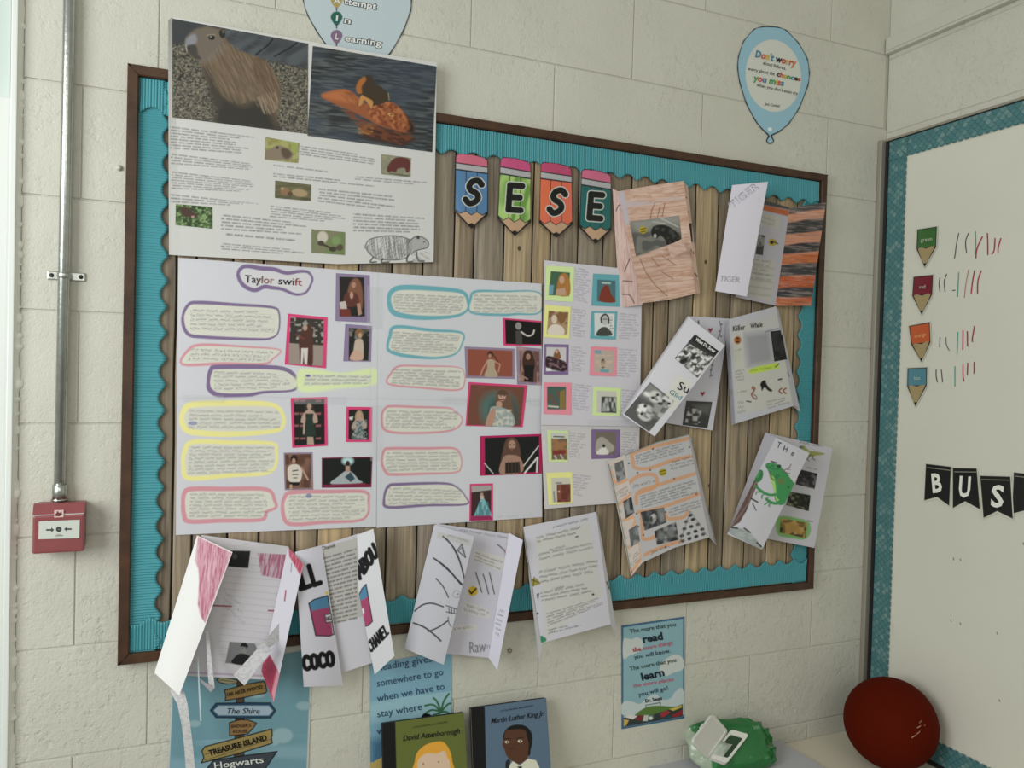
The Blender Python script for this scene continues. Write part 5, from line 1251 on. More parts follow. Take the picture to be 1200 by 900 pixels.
f = quad('side_panel', [(596.5, 624.5, .026), (612.7, 633, .055), (582.8, 785.3, .070), (572.5, 770.7, .035)], white='bab8c8', base='b8b6c6', res=.7, parent=r)
f.scrawl([(584, 712), (592, 714), (586, 748), (578, 744)], 6, '4a4a52', seed=9, a=.8); f.build()
f = quad('front_panel', [(509, 614.5, .026), (555.8, 628.6, .065), (520, 779, .080), (474, 760, .045)], white=W3, base='bfbfca', res=.7, bend=curl(.005), parent=r)
f.poly([(513, 623), (552, 633), (551, 640), (512, 630)], 'b6b6b4', soft=1).scrawl([(526, 625), (550, 632), (549, 637), (524, 630)], 1, '74747a', seed=2)
for q, w in (([(519, 628.5), (530, 640), (539, 659), (545, 682)], 1.6), ([(523, 631), (534, 645), (541, 664), (545.5, 683)], 1.2), ([(508, 654), (522, 664), (535, 678), (542.6, 686)], 1.8), ([(510, 655), (527, 670), (540, 685)], 1.4), ([(511, 678), (519, 687), (525.5, 700)], 1.4),
             ([(486, 716), (495, 709), (506, 707), (519.5, 711)], 1.7), ([(484.5, 730), (497, 735), (508, 743), (516.6, 751)], 1.9), ([(502, 740), (514, 735), (524.6, 727.6)], 1.6), ([(525, 723), (526, 730), (529, 735)], 1)): f.line(q, '2e2e34', w, sm=True)
f.line([(536, 645), (541.4, 637.5), (545.6, 653.5), (536, 645)], '2e2e34', 1.2).line([(538, 645.5), (541.2, 641), (543, 650)], '2e2e34', .8)
f.line([(533.5, 692), (538, 693), (538.5, 699), (534, 700.5), (530.6, 697), (533.5, 692)], '8a8a94', .7, sm=True).ell(536.4, 696.2, .8, .8, '303036')
f.line([(522.6, 709.6), (536, 714)], '3a3a40', 1.1).line([(523, 717), (535.6, 719.6)], '3a3a40', 1); [f.line([(x, 712 + (x - 524) * .2), (x + .6, 718 + (x - 524) * .1)], '3a3a40', 1.1) for x in (526, 529, 532, 535)]
f.build()

# --- long handwritten leaflet
r = leaflet('hanging leaflet filled with rows of handwriting and a small green clover sticker', at(675, 745, .03), name='handwritten_leaflet')
b = quad('front_panel', [(613.3, 617.3, .030), (698.4, 599.8, .028), (715.6, 731.5, .055), (634.3, 753.7, .060)], white='b4b4c0', base='b4b2be', res=.7, bend=curl(.004), parent=r)
b.poly([(627, 631), (690, 612), (706, 697), (641, 748)], 'b2b2ae', soft=3)
for q, n in (([(648, 616), (692, 605), (693, 609), (648, 620)], 1), ([(628, 628), (690, 613), (690, 624), (629, 637)], 2), ([(643, 643), (662, 638), (662, 642), (643, 647)], 1), ([(629, 648), (697, 634), (698, 643), (630, 658)], 2), ([(631, 668), (701, 654), (702, 671), (633, 685)], 3),
             ([(647, 688), (666, 684), (666, 688), (647, 692)], 1), ([(633, 693), (704, 678), (705, 693), (635, 706)], 3), ([(640, 718), (702, 700), (708, 708), (642, 735)], 5), ([(641, 737), (668, 731), (686, 733), (643, 744)], 2)): b.scrawl(q, n, '4e4c52', a=.85, seed=n * 7 + int(q[0][1]), fill=(.6, 1.1), w=.6)
b.poly([(622, 681), (626, 677), (630, 679), (633, 684), (628, 686), (624, 687)], '8a8240', sm=True).line([(622, 679), (632, 683)], '3a3818', 1).line([(626, 676), (625, 687)], '3a3818', .8)
b.ell(676, 629, 2.2, .8, '303036', rot=-.3).ell(695, 696.6, 1.6, 1.2, '1c1c20').ell(629.6, 719, 1.5, 1.2, '1c1c20').poly([(629, 696), (632, 695), (631, 702), (629.4, 701)], '3a3a40')
b.ell(634.6, 747.6, 2.8, 2.6, '2e7a54').ell(637.8, 749.6, 2.6, 2.8, '2e7a54').ell(634.4, 751.4, 2.4, 2.2, '2e7a54'); b.build()
f = quad('side_panel', [(612.6, 617.6, .030), (615, 621, .024), (635.5, 753.5, .058), (632, 777, .070)], white='b4b4c0', base='b8b8c2', res=.6, parent=r)
f.line([(618, 660), (619.6, 690), (624, 716)], '3a3628', 1.8, sm=True); f.build()
f = quad('side_panel', [(698.4, 599.8, .028), (700.6, 605, .020), (724, 747.8, .040), (715.6, 731.5, .055)], white='b0b0bc', base='b4b4c0', res=.6, parent=r)
f.line([(711, 682), (714, 690)], '6a5a30', 1.6); f.build()

# --- peach scribbled leaflet
W5 = 'c6c0c4'
r = leaflet('peach-scribbled folded leaflet with a grey animal photo, right of the letter pencils', at(770, 350, .02), name='scribbled_leaflet')
f = quad('side_panel', [(717.6, 221, .016), (726, 225, .030), (753, 357, .038), (726, 361, .018)], white=W5, base='c4aaa4', res=.7, parent=r)
f.hatch(f.all(), 'a87c6c', 1.5, 2.2, .5, .5); [f.line(q, '4a3434', 1.1, sm=True) for q in ([(722, 247), (726, 240), (735, 245)], [(732, 318), (736, 308), (738, 303)], [(730, 329), (741, 330)], [(730, 345), (738, 346), (743, 355)])]; f.build()
b = Sheet('front_panel', [(723.6, 224.4, .030), (760, 218, .026), (801, 212, .030)], [(752.4, 355.5, .045), (785, 351, .034), (818, 343.4, .040)], white=W5, base='c8a896', res=.7, bend=lambda S, T: .006 * np.sin(T * 5.5) * S, parent=r)
b.hatch(b.all(), 'ad7b62', -.12, 2.6, .6, .55).hatch(b.all(), 'd8c0b4', -.10, 2.2, .6, .42, 12)
b.poly([(724, 225), (731, 224), (738, 262), (733, 264)], 'b8b0c0', soft=2).noise([(730, 236), (800, 228), (801, 236), (731, 243)], 'bcb0b4', .8, (18, 3), 4, .45)
b.scrawl([(742, 228), (764, 226), (764, 233), (742, 234)], 1, 'a86838', seed=2, a=.7)
for q in ([(768, 237), (764, 246), (762, 258)], [(774, 240), (770, 256)], [(779, 238), (776, 254)], [(750, 303), (757, 319), (768, 334), (782, 347)], [(764, 303), (772, 312)], [(776, 300), (792, 311)], [(775, 318), (789, 327)]): b.line(q, '7c3e36', .9, sm=True, a=.85)
b.scrawl([(752, 306), (786, 300), (790, 326), (760, 333)], 5, 'a88078', seed=4, a=.5)
c = b.card([(738, 260), (795.6, 252.5), (799, 281), (745.4, 300.6)], base='75756f')
c.poly([(738, 260), (770, 255), (796, 252), (797, 262), (770, 262), (750, 275)], '8c8c86', soft=3).noise([(740, 272), (799, 272), (798, 281), (745, 300)], '4c4e4a', .8, (7, 5), 3, .42).line([(775, 256), (795, 266)], 'b4b4ae', 1.2).line([(765, 260), (780, 262)], 'b0b0aa', 1)
c.poly([(763, 273), (765, 266), (772, 263.6), (780, 264), (788, 268), (794, 273), (798, 281), (788, 286), (782, 289), (780, 282), (774, 276), (770, 279), (766, 279)], '1f1f1e', sm=True).ell(767.6, 276.6, 1.8, 2.6, 'a8a8a4').noise([(764, 265), (795, 270), (797, 280), (783, 287)], '4a4a48', .6, (3, 3), 5, .6)
c.ell(753.4, 269.4, 4.6, 4.4, 'b09a26').line([(750.6, 269), (756.6, 267.4)], '3a3010', 1).line([(751, 272), (756, 271)], '3a3010', 1)
b.build()
f = quad('folded_tab', [(782, 288.5, .050), (800, 279.5, .052), (804.6, 293.6, .062), (786, 302, .060)], white=W5, base='c2a496', res=.7, parent=r); f.hatch(f.all(), 'a87a66', .3, 2.2, .5, .5); f.build()
f = quad('side_panel', [(800, 212, .030), (806, 218, .020), (820.4, 343.5, .030), (816, 344, .040)], white=W5, base='c8ab98', res=.6, parent=r)
f.hatch(f.all(), 'a87a66', 1.4, 2.2, .5, .5).poly([(804, 262), (810.6, 261.6), (812, 284), (806, 284)], '2c2c2a'); [f.line(q, '2e2422', 1.2, sm=True) for q in ([(800, 226), (804.6, 232)], [(801, 251), (807, 248)], [(807, 289), (813, 297)], [(814, 320), (817, 324)])]; f.build()

# --- orange and black striped leaflet
W6 = 'd0cccf'
r = leaflet('folded leaflet with orange and black crayon stripes at the upper right corner of the board', at(900, 345, .02), name='striped_leaflet')
b = quad('back_panel', [(896, 234.5, .026), (925.5, 243.4, .022), (908.6, 358.2, .030), (862, 348, .028)], white=W6, base='aca8b4', res=.7, parent=r)
b.poly([(895, 234), (926, 242), (925, 246), (894, 240)], '4c4a4a', soft=.8).poly([(894, 240), (925, 246.4), (923.8, 253.6), (893, 246)], 'b06038', soft=.8).poly([(890, 250), (915, 254), (913, 270), (889, 262)], 'b0aea6', soft=.6).scrawl([(892, 252), (914, 258), (913, 267), (891, 262)], 2, '74727a', seed=3)
b.poly([(882, 302), (909, 306), (904, 354), (875, 346)], 'b0aea8', soft=.8)
for i in range(5): b.line([(881 - i * 1.2, 311 + i * 8), (907 - i * 1.1, 315 + i * 8)], 'a4a29a', 2.5)
b.scrawl([(883, 301), (908, 305), (904, 332), (880, 328)], 5, '66646c', seed=4, a=.8)
b.ell(905.2, 284, 5, 4.2, 'a8942e', rot=.3).ell(904.6, 284, 2.4, 2, '24241c').line([(908, 284), (911.6, 285.6)], '181818', 1.2)
b.card([(889.6, 274.6), (896.4, 276), (894, 299), (885.6, 297.6)], base='3c3c3c').noise([(888, 274), (897, 276), (895, 290), (887, 288)], '8c8c88', .8, (3, 5), 3, .4); b.build()
f = quad('side_panel', [(925.5, 243.4, .022), (968, 237, .050), (950.4, 358.4, .050), (908.6, 358.2, .030)], white=W6, base='c08872', res=.7, bend=curl(.003), parent=r)
Y = lambda a, v: (925.5 + (968 - 925.5) * a + ((908.6 - 925.5) * (1 - a) + (950.4 - 968) * a) * v, 243.4 * (1 - a) + 237 * a + ((358.2 - 243.4) * (1 - a) + (358.4 - 237) * a) * v)
bands = [(0, .068, '4a4847'), (.07, .155, 'bd8468'), (.155, .275, '3a3a3a'), (.275, .385, 'bc8064'), (.385, .475, '343436'), (.475, .585, 'b8643a'), (.585, .705, '3a3b3e'), (.705, .825, 'b4562e'), (.825, .915, '3a3a40'), (.915, 1.02, 'b4603c')]
for i, (a, b2, cc) in enumerate(bands): f.poly([Y(-.02, a), Y(.5, a - .01 + .012 * (i % 2)), Y(1.02, a), Y(1.02, b2), Y(.5, b2 + .01 * (i % 3 - 1)), Y(-.02, b2)], cc, soft=.9)
f.hatch(f.all(), '18181a', .05, 2.4, .35, .4, 5).hatch(f.all(), 'd0b8ac', .06, 2.2, .28, .4, 8); f.build()
g = quad('front_panel', [(858, 217, .030), (900, 213, .075), (875, 347.5, .070), (838, 341, .035)], white='aca8b4', base='aeaab6', res=.7, bend=curl(.004), parent=r)
g.text('TIGER', (857.4, 245), (890, 219.5), 8.6, '8c8898', up=(-.6, -.8), jit=.3); g.text('TIGER', (857.0, 245.6), (889, 220.4), 7.0, 'b2aeba', up=(-.6, -.8), jit=.3, off=.0014)
g.text('TIGER', (843, 329.5), (866.6, 331), 6.4, '8a8692', shear=.1, jit=.3); g.build()

# --- two layered leaflet with animal photos
W7 = 'a8a6b2'
r = leaflet('tilted white folded leaflet with grey photos of small furry animals and drawn hearts', at(800, 500, .02), name='photo_leaflet')
b = quad('back_panel', [(806, 370.6, .020), (854.6, 373.4, .019), (835, 504.4, .026), (780, 495.6, .026)], white=W7, base='a3a1ac', res=.7, bend=curl(-.003), parent=r)
b.line([(843, 376), (845, 386), (841, 398), (838, 412), (834, 430), (832, 442)], '4c4c56', 1, sm=True); [b.ell(843 + dx, y, 1.4, .8, '44444e', rot=.6) for dx, y in ((2.5, 380), (0, 388), (2, 394), (-3, 402), (-10, 434), (-8, 428), (-9, 440))]; b.ell(818.5, 378, 1, 3, '4a4a54')
for x, y in ((832.4, 387), (823.2, 461.6)): b.poly([(x, y + 3), (x - 2.8, y - 1), (x - 1.6, y - 2.8), (x + .2, y - 1.4), (x + 2, y - 3.2), (x + 3, y - 1.4)], '7c2434', sm=False, soft=.4)
b.line([(783, 468), (841, 470)], '9a98a4', .8).scrawl([(792, 474), (800, 476), (799, 480), (791, 478)], 1, 'a08a98')
c = b.card([(804.4, 469.6), (834.8, 471), (829, 501.8), (799.7, 498)], base='2e2e2e'); c.poly([(812, 474), (834, 474), (830, 486), (818, 482)], '4c4c4c', soft=3).noise([(806, 478), (822, 480), (820, 498), (803, 495)], '9c9a98', .8, (3, 3), 3, .58); b.build()
f = quad('front_panel', [(806, 370.4, .030), (849.4, 404.8, .080), (767.2, 511.5, .090), (728.5, 485, .040)], white=W7, base='abaab2', res=.6, bend=curl(.006), parent=r)
f.line([(806.5, 371.5), (729.5, 485.5)], '8a8890', 1.4)
c = f.card([(814.4, 391.6), (842.4, 411.4), (817.3, 442.6), (790.8, 419.9)], base='2c2c2c', res=.5)
c.noise([(806, 402), (838, 420), (817, 442), (791, 420)], '8c8c8a', .95, (6, 4), 3, .42, -.7, 4).noise([(806, 402), (838, 420), (817, 442), (791, 420)], 'c4c4c0', .8, (3, 2.4), 7, .6, -.7, 4).noise([(806, 402), (838, 420), (817, 442), (791, 420)], '181818', .8, (3.4, 2.4), 9, .66, -.7, 5)
c.poly([(813.8, 392.6), (842.4, 411.6), (838, 417), (811, 399)], '1c1c1c'); c.text('What Do Sugar', (814.6, 398.6), (837, 413.4), 3.6, 'c4c4c4', bold=.03); f.kids[-1] = c
c = f.card([(762, 447.8), (790, 470), (760.6, 505.8), (731.3, 485)], base='474745', res=.5)
c.poly([(748, 462), (762, 448), (790, 470), (780, 482)], '6a6a68', soft=3)
for (x, y, rx, ry, cc) in ((757, 484, 9, 10, '9c9c9a'), (752, 480, 6, 7, 'b8b8b4'), (768, 465, 8, 7, 'a4a4a0'), (781, 470, 8, 7, 'acaca8'), (772, 482, 10, 9, '7c7c7a'), (758, 462, 4, 2.4, 'b8b8b4'), (776, 488, 5, 8, '949492')): c.ell(x, y, rx, ry, cc, soft=1.4, rot=.5)
for (x, y) in ((765, 466), (770.6, 462.6), (778, 470), (784, 473), (752, 485), (756, 476)): c.ell(x, y, 1.9, 1.6, '1a1a1a', soft=.5)
c.ell(774, 473, 3, 1.8, '2c2a2a').noise([(740, 470), (785, 460), (780, 495), (750, 500)], '3a3a38', .7, (4, 3), 6, .6, .5, 4)
f.poly([(794.6, 438.8), (812, 450), (786, 484), (780, 462)], 'adada6', soft=.5)
f.text('Su', (792.6, 455.2), (806.4, 461.6), 9.4, '1c1c2c', jit=.2, bold=.006); f.text('Glid', (783.2, 460.6), (797.4, 469.2), 5.8, '3c7c86', jit=.2); f.build()

# --- whale leaflet
W8 = 'b4b4be'
r = leaflet('folded leaflet titled Killer Whale with green highlighted line and small ink drawings', at(895, 480, .02), name='whale_leaflet')
f = quad('side_panel', [(853.4, 375, .048), (850.2, 392, .030), (857, 499, .018), (861.7, 496.5, .050)], white=W8, base='9c9ca6', res=.7, parent=r); f.noise(f.all(), '84848e', .5, (6, 10)); f.build()  # folded-back panel: its shade is painted in as a darker grey
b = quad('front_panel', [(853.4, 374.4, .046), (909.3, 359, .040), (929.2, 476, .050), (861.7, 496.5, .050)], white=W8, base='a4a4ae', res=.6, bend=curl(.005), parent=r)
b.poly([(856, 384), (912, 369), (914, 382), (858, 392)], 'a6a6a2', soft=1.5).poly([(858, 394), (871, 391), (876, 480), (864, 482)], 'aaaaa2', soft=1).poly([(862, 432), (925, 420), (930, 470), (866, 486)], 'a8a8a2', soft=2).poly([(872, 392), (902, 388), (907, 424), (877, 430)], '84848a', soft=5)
b.text('Killer', (858.6, 388.4), (873, 386), 6.2, '3c3040', shear=.15, jit=.2, bold=.01); b.text('Whale', (879.4, 385), (894, 382.6), 5.6, '3c3040', shear=.15, jit=.2, bold=.01); b.line([(897, 389), (912, 384.6)], '5a5a62', .8)
b.ell(864.4, 398.6, 4.2, 4.8, '9a5a2c').ell(864.4, 396.6, 2, 1, '2c1810').ell(864.4, 400.6, 2.2, 1, '2c1810')
c = b.card([(903, 388.4), (914.6, 386.8), (922.4, 421), (907.6, 423.6)], base='0e0e10'); c.noise(c.all(), '2c2c2e', .5, (4, 6))
b.poly([(876.6, 434), (886, 430), (911, 425), (914, 431), (900, 434.6), (879, 438.4)], 'a2ba3c', soft=.7).scrawl([(879, 432.6), (911, 427), (911, 432), (879, 437)], 1, '5c6c3c', seed=2).line([(909, 430), (913, 426)], '2c2c20', 1)
for q, n in (([(861, 434), (873, 431), (874, 446), (862, 448)], 4), ([(864, 458), (880, 455), (881, 459), (864, 462)], 1), ([(862, 408), (872, 406), (872, 412), (862, 414)], 1), ([(898, 470), (928, 462), (929, 472), (900, 480)], 3), ([(864, 470), (874, 468), (875, 483), (865, 486)], 3)): b.scrawl(q, n, '5e5e68', a=.8, seed=n)
b.line([(882, 453), (884.6, 455), (883, 459), (880.6, 462), (883, 466), (886, 468)], '7c3a26', 1.5, sm=True).line([(885, 455), (882, 461), (886, 464), (887, 467)], '6c3826', 1, sm=True).ell(882.6, 455, 2.2, 1.8, '8a5a44')
b.poly([(891, 450), (894, 446), (897, 446), (898.4, 450), (902, 455), (905, 457), (904, 459), (900, 457.6), (896, 454), (893, 458), (892, 454)], '17171b', sm=True)
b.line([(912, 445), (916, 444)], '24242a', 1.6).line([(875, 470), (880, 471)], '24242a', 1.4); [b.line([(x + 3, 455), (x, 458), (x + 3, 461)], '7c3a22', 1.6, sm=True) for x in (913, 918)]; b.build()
f = quad('side_panel', [(909.3, 359, .040), (912.4, 364, .020), (938, 482.6, .030), (929, 476, .050)], white=W8, base='a8a8b2', res=.6, parent=r); f.line([(922.6, 436), (925, 441)], '6a6a80', 1).line([(931, 476), (934, 478)], '9a6a80', 1.2).poly([(914.6, 392), (917, 392), (922, 421), (920, 421)], '101012'); f.build()

# --- orange marker fact leaflet
W9 = 'b8b8be'
r = leaflet('folded leaflet with orange marker bands, small grey photos and a scalloped drawn edge', at(785, 640, .02), name='marker_leaflet')
L9 = quad('side_panel', [(712, 541, .027), (732, 533, .038), (752.6, 659.5, .048), (739.6, 675.6, .026)], white=W9, base='b4a8a0', res=.6, parent=r)
M9 = Sheet('front_panel', [(732, 533, .038), (770, 518, .042), (806.7, 509, .036)], [(752.6, 659.5, .048), (790, 642, .048), (831, 629.6, .044)], white=W9, base='abaaae', res=.6, parent=r)
OR = 'c08a60'
for q in ([(739, 530), (742, 541), (744, 548), (760, 549), (790, 539), (814, 534)], [(737, 566), (748, 558), (764, 556), (770, 562), (767, 571), (748, 578)], [(746, 590), (748, 577), (772, 568), (818, 554)], [(748, 600), (770, 596), (800, 586), (821, 578)], [(752, 601), (753, 625), (757, 632), (790, 622)], [(780, 602), (783, 608), (800, 606), (806, 600)], [(756, 650), (778, 640), (800, 634)], [(742, 531), (760, 525), (806, 514)]): M9.line(q, OR, 4.2, sm=True, a=.85)
for q, n in (([(744, 533), (800, 518), (802, 530), (746, 545)], 4), ([(784, 540), (813, 533), (815, 545), (786, 552)], 3), ([(741, 566), (768, 560), (768, 566), (742, 574)], 1), ([(749, 581), (815, 561), (818, 578), (752, 596)], 5), ([(782, 596), (822, 584), (824, 594), (786, 606)], 3), ([(761, 644), (780, 638), (786, 642), (764, 652)], 1)): M9.scrawl(q, n, '4c5058', a=.85, seed=n + 3, fill=(.7, 1.1))
M9.ell(776.6, 553.6, 4.6, 4.2, 'a09020', rot=-.3).line([(773, 553), (780, 551)], '2c2810', 1).line([(774, 556), (780, 554.6)], '2c2810', 1)
for x, y in ((737, 543), (747, 554), (762, 551), (790, 561), (816, 579), (780, 600), (748, 617), (754, 627), (780, 641), (765, 526), (746, 602), (808, 524)): M9.ell(x, y, 1, .9, '20202c')
c = M9.card([(750.6, 600), (778, 594.6), (781, 612.4), (755.6, 621.6)], base='34363a'); c.ell(765, 608, 4, 6, 'a8aaaa', rot=.3).ell(763, 609, 2, 4, '26282a').poly([(770, 597), (778, 595), (780, 610), (774, 612)], '7c7e7e', soft=2).noise(c.all(), '606468', .6, (3, 3), 3, .6)
c = M9.card([(766.6, 622.4), (792, 611.4), (795.6, 632.4), (770, 638.6)], base='44464a'); c.noise(c.all(), '8c8e90', .9, (5, 4), 4, .55).noise(c.all(), '1c1e20', .8, (4, 4), 8, .58).ell(775, 628, 4, 5, '6c7074', soft=2).ell(786, 624, 4, 6, '6c7074', soft=2)
for i, row in enumerate([(809, 604, 1), (808, 610, 2), (810, 617, 3), (811, 624, 4), (812, 630, 4)]):
    x0, y0, k = row
    for j in range(k): M9.ell(x0 + (j - (k - 1) / 2) * 8, y0 - (j - (k - 1) / 2) * 2.6, 2.6, 1.9, ['38383e', '50504e', '2e3238'][(i + j) % 3], rot=-.3)
M9.line([(796, 637), (809, 599), (829, 628)], '66686e', .8)
M9.line([(732, 533.6), (770, 518.6), (806, 509.6)], '6a7a70', 1)
for q in ([(716, 552), (722, 566), (735, 562)], [(724, 592), (738, 580)], [(730, 610), (744, 606), (742, 618)], [(737, 642), (748, 634), (752, 654)], [(740, 670), (751, 656)]): L9.line(q, OR, 3.4, sm=True, a=.85)
for q, n in (([(724, 575), (739, 566), (741, 578), (727, 583)], 3), ([(742, 650), (750, 641), (752, 656), (742, 664)], 4)): L9.scrawl(q, n, '54585e', seed=n)
for q in ([(719.6, 543.4), (730, 539), (733.3, 560), (723.3, 565.6)], [(730, 587.8), (740, 582.2), (743.3, 601), (733.3, 607.8)], [(736.7, 621), (746.7, 614.4), (750, 634.4), (739.6, 641)]): c = L9.card(q, base='2e3033' if q[0][1] == 587.8 else '56585a'); c.noise(c.all(), '8c8e90', .7, (4, 5), 3, .6)
L9.line([(713.4, 544), (716, 556), (719, 570), (722.6, 586), (726, 602), (730, 622), (734, 642), (738, 664), (741, 672)], '4c5a54', 1)
for i in range(12): L9.ell(716.5 + i * 2.15, 548 + i * 10.3, 1.4, 2.2, '8a9a90', a=.7)
L9.build(); M9.build()
f = quad('side_panel', [(806.7, 509, .036), (811, 514.5, .018), (839.6, 639, .026), (831, 629.6, .044)], white=W9, base='aeaab0', res=.6, parent=r); f.line([(811, 516), (838, 636)], '6a6c6c', 1); f.build()

# --- frog leaflet
W10 = 'bcbcc2'
r = leaflet('folded leaflet with a green frog drawing at the lower right of the board', at(905, 630, .02), name='frog_leaflet')
b = quad('back_panel', [(897, 507, .026), (975.6, 525, .050), (954.3, 642, .055), (882, 628, .030)], white=W10, base='a9a8b0', res=.6, bend=curl(-.004), parent=r)
b.scrawl([(937, 516), (975, 523), (975, 527), (937, 521)], 1, '34343e', seed=3, a=.9).scrawl([(944, 546), (960, 549), (959, 552), (944, 549)], 1, '44506a', seed=4).scrawl([(936, 576), (949, 578), (949, 581), (936, 579)], 1, '4a7a6c', seed=6).scrawl([(924, 605), (958, 611), (958, 614), (924, 608)], 1, '3c3c46', seed=7, a=.9)
b.poly([(938, 525), (942, 522), (948, 528), (956, 529), (967, 532), (956, 534), (948, 535)], '86864a', sm=True).ell(939, 524, 2.6, 1.8, '5a6c5c').line([(950, 533), (946, 538), (948, 540)], '48483c', 1).line([(953, 534), (952, 537), (955, 539)], '48483c', 1).line([(940, 527), (938, 531)], '4a4a44', 1)
for q, cc, c2 in (([(937.3, 550), (958, 555), (954.6, 573), (932.6, 567.4)], '26252a', '605860'), ([(926, 576), (950, 580.6), (947.6, 599), (921.2, 592)], '20241c', '6c7050'), ([(915.5, 607), (945.8, 612.8), (943.9, 630.7), (913.6, 624)], '6a5628', 'a88a4a')):
    if q[0][1] == 607: b.poly([(913, 605), (944, 610), (950, 617), (949, 626), (943, 632), (930, 631), (911, 626)], '6c9a58', sm=True, soft=.8)
    c = b.card(q, base=cc); c.noise(c.all(), c2, .9, (5, 3.5), 4, .56, .3, 4).noise(c.all(), '101010', .8, (4, 4), 9, .64)
c.poly([(920, 614), (930, 612), (938, 618), (940, 626), (930, 624), (922, 626)], 'a07c3c', sm=True, a=.8)
b.build()
f = quad('side_panel', [(896.9, 507, .026), (909.4, 512.6, .055), (853.4, 626.6, .050), (852, 625.4, .024)], white=W10, base='9c9aa4', res=.6, parent=r); f.build()  # turned-in strip, shade put into the base colour
g = quad('front_panel', [(909, 512.7, .055), (948.6, 530.6, .095), (893, 644, .095), (852.4, 626, .050)], white=W10, base='adacb4', res=.5, bend=curl(.004), parent=r)
g.poly([(884, 562), (888, 567), (875, 598), (867, 612), (858, 617.6), (855, 616), (866, 594)], '5a4440').line([(886, 564), (877, 590), (858, 616)], '7c6460', 1.6, a=.7).ell(889.4, 558, 4.6, 8, '2c6c3c', rot=.35).ell(888.6, 556, 1.8, 4.6, '3f8a50', rot=.35)
g.line([(880, 584), (888, 588.6)], '3c2e2c', 1.8).line([(882, 590), (886, 598)], '3c3c40', 1.3).line([(875, 594.6), (873.6, 599.6)], '3c3c40', 1.3)
FR = '357f48'
g.poly([(897, 546), (899, 542.6), (905, 542.4), (911, 544), (916, 548), (922, 554), (926, 560), (929.6, 564.6), (931, 568), (928, 574), (924, 583), (921, 589.4), (914, 592), (908, 585), (907, 572), (903, 562), (900.6, 553)], FR, sm=True, soft=.4)
g.poly([(903, 557), (907, 560), (909, 570), (910, 582), (913, 586), (909.6, 586), (906.6, 574), (903.6, 564)], '8cb85c', sm=True).line([(903, 553), (904, 560), (907, 563)], '6a4c34', 1.4).line([(898.6, 547), (908, 550), (914, 549)], '2a5c34', .9, sm=True)
g.line([(912, 579), (902, 580), (893, 576), (886, 570)], FR, 3.2, sm=True).line([(920, 588), (908, 590), (899, 586)], FR, 3.4, sm=True)
for q in ([(894, 576.5), (888, 572), (887.5, 568.4)], [(893, 577), (887, 576.4), (886, 579)], [(897, 578), (893, 581), (893, 584)], [(902, 588), (898, 590), (896, 591.6)], [(904, 588.6), (901, 592), (901.6, 593.6)], [(900, 587), (897, 584.6), (900, 583.6)]): g.line(q, '347a44', 1.5, sm=True)
g.ell(913, 546.4, 2.6, 2.2, '22402a').ell(905.6, 545.6, 1.2, 1, '2a5c34').ell(915.4, 564, 3.6, 3.8, '5a6c3c').ell(924, 570.6, 1, 1.3, '22402a').line([(909, 558), (911, 560)], '1e5c2c', 1.2).line([(910, 556), (913, 558)], '1e5c2c', 1.2).line([(917, 552), (921, 550), (925, 548), (927, 544)], '6a5450', 1, sm=True).line([(922, 550), (926, 550.6)], '6a5450', .9).line([(918, 553), (926, 555)], '5a4a48', .9).line([(904, 540.6), (910, 542.4)], '2c3038', 1.6)
g.poly([(853.6, 624), (857, 619), (864, 618), (872, 621), (880, 626), (887, 633), (893, 641), (892, 643.4), (872, 634)], '808a88', sm=True, a=.9).noise([(856, 620), (880, 624), (890, 640), (866, 631)], '9aa29e', .7, (5, 2)).line([(857, 618), (864, 619)], '2c3030', 1.8).line([(872, 619), (879, 624)], '2c3030', 1.8).line([(887, 636), (892, 640.4)], '2c3030', 1.8)
g.text('T', (909.4, 524), (914, 525.6), 7, '2c2c3a', jit=.3); g.text('H', (916.5, 528), (922, 530), 6.6, '2c2c3a', jit=.3); g.text('e', (926.4, 533), (930, 534.4), 6.4, '2c2c3a', jit=.3); g.build()
# ================================================================== worktop, ball, wipes
TZ = -1.627
wk = empty('worktop', (1.9, -.2, TZ - .03), 'pale cream cupboard top in the corner under the whiteboard', 'worktop')
boxo('top_panel', 1.25, XR - .001, -.62, -.001, TZ - .03, TZ, M['top'], wk, bev=.002)
boxo('cabinet_body', 1.27, XR - .002, -.60, -.002, -2.499, TZ - .0301, M['top'], wk, bev=.002)
c = atz(1048, 846, TZ + .123)
# ball slightly soft and squashed
import bmesh
bm = bmesh.new(); bmesh.ops.create_uvsphere(bm, u_segments=64, v_segments=40, radius=.122)
me = bpy.data.meshes.new('ball'); bm.to_mesh(me); bm.free()
me.polygons.foreach_set('use_smooth', np.ones(len(me.polygons), bool))
ball = link('ball', me, M['ball'])
cx_, cy_ = min(float(c[0]), XR - .137), float(c[1])
ball.location = (cx_, cy_, TZ + .1225)
tag(ball, 'dark red rubber ball resting on the pale worktop in the corner', 'ball')
bpos = np.array([cx_, cy_, TZ + .1225])


def on_ball(u, v, r=.1224):
    d = ray(np.array([u]), np.array([v]))[0]; d = d / np.linalg.norm(d); o = CP - bpos
    b = np.dot(o, d); q = b * b - (np.dot(o, o) - r * r)
    return CP + d * (-b - math.sqrt(max(q, 0)))


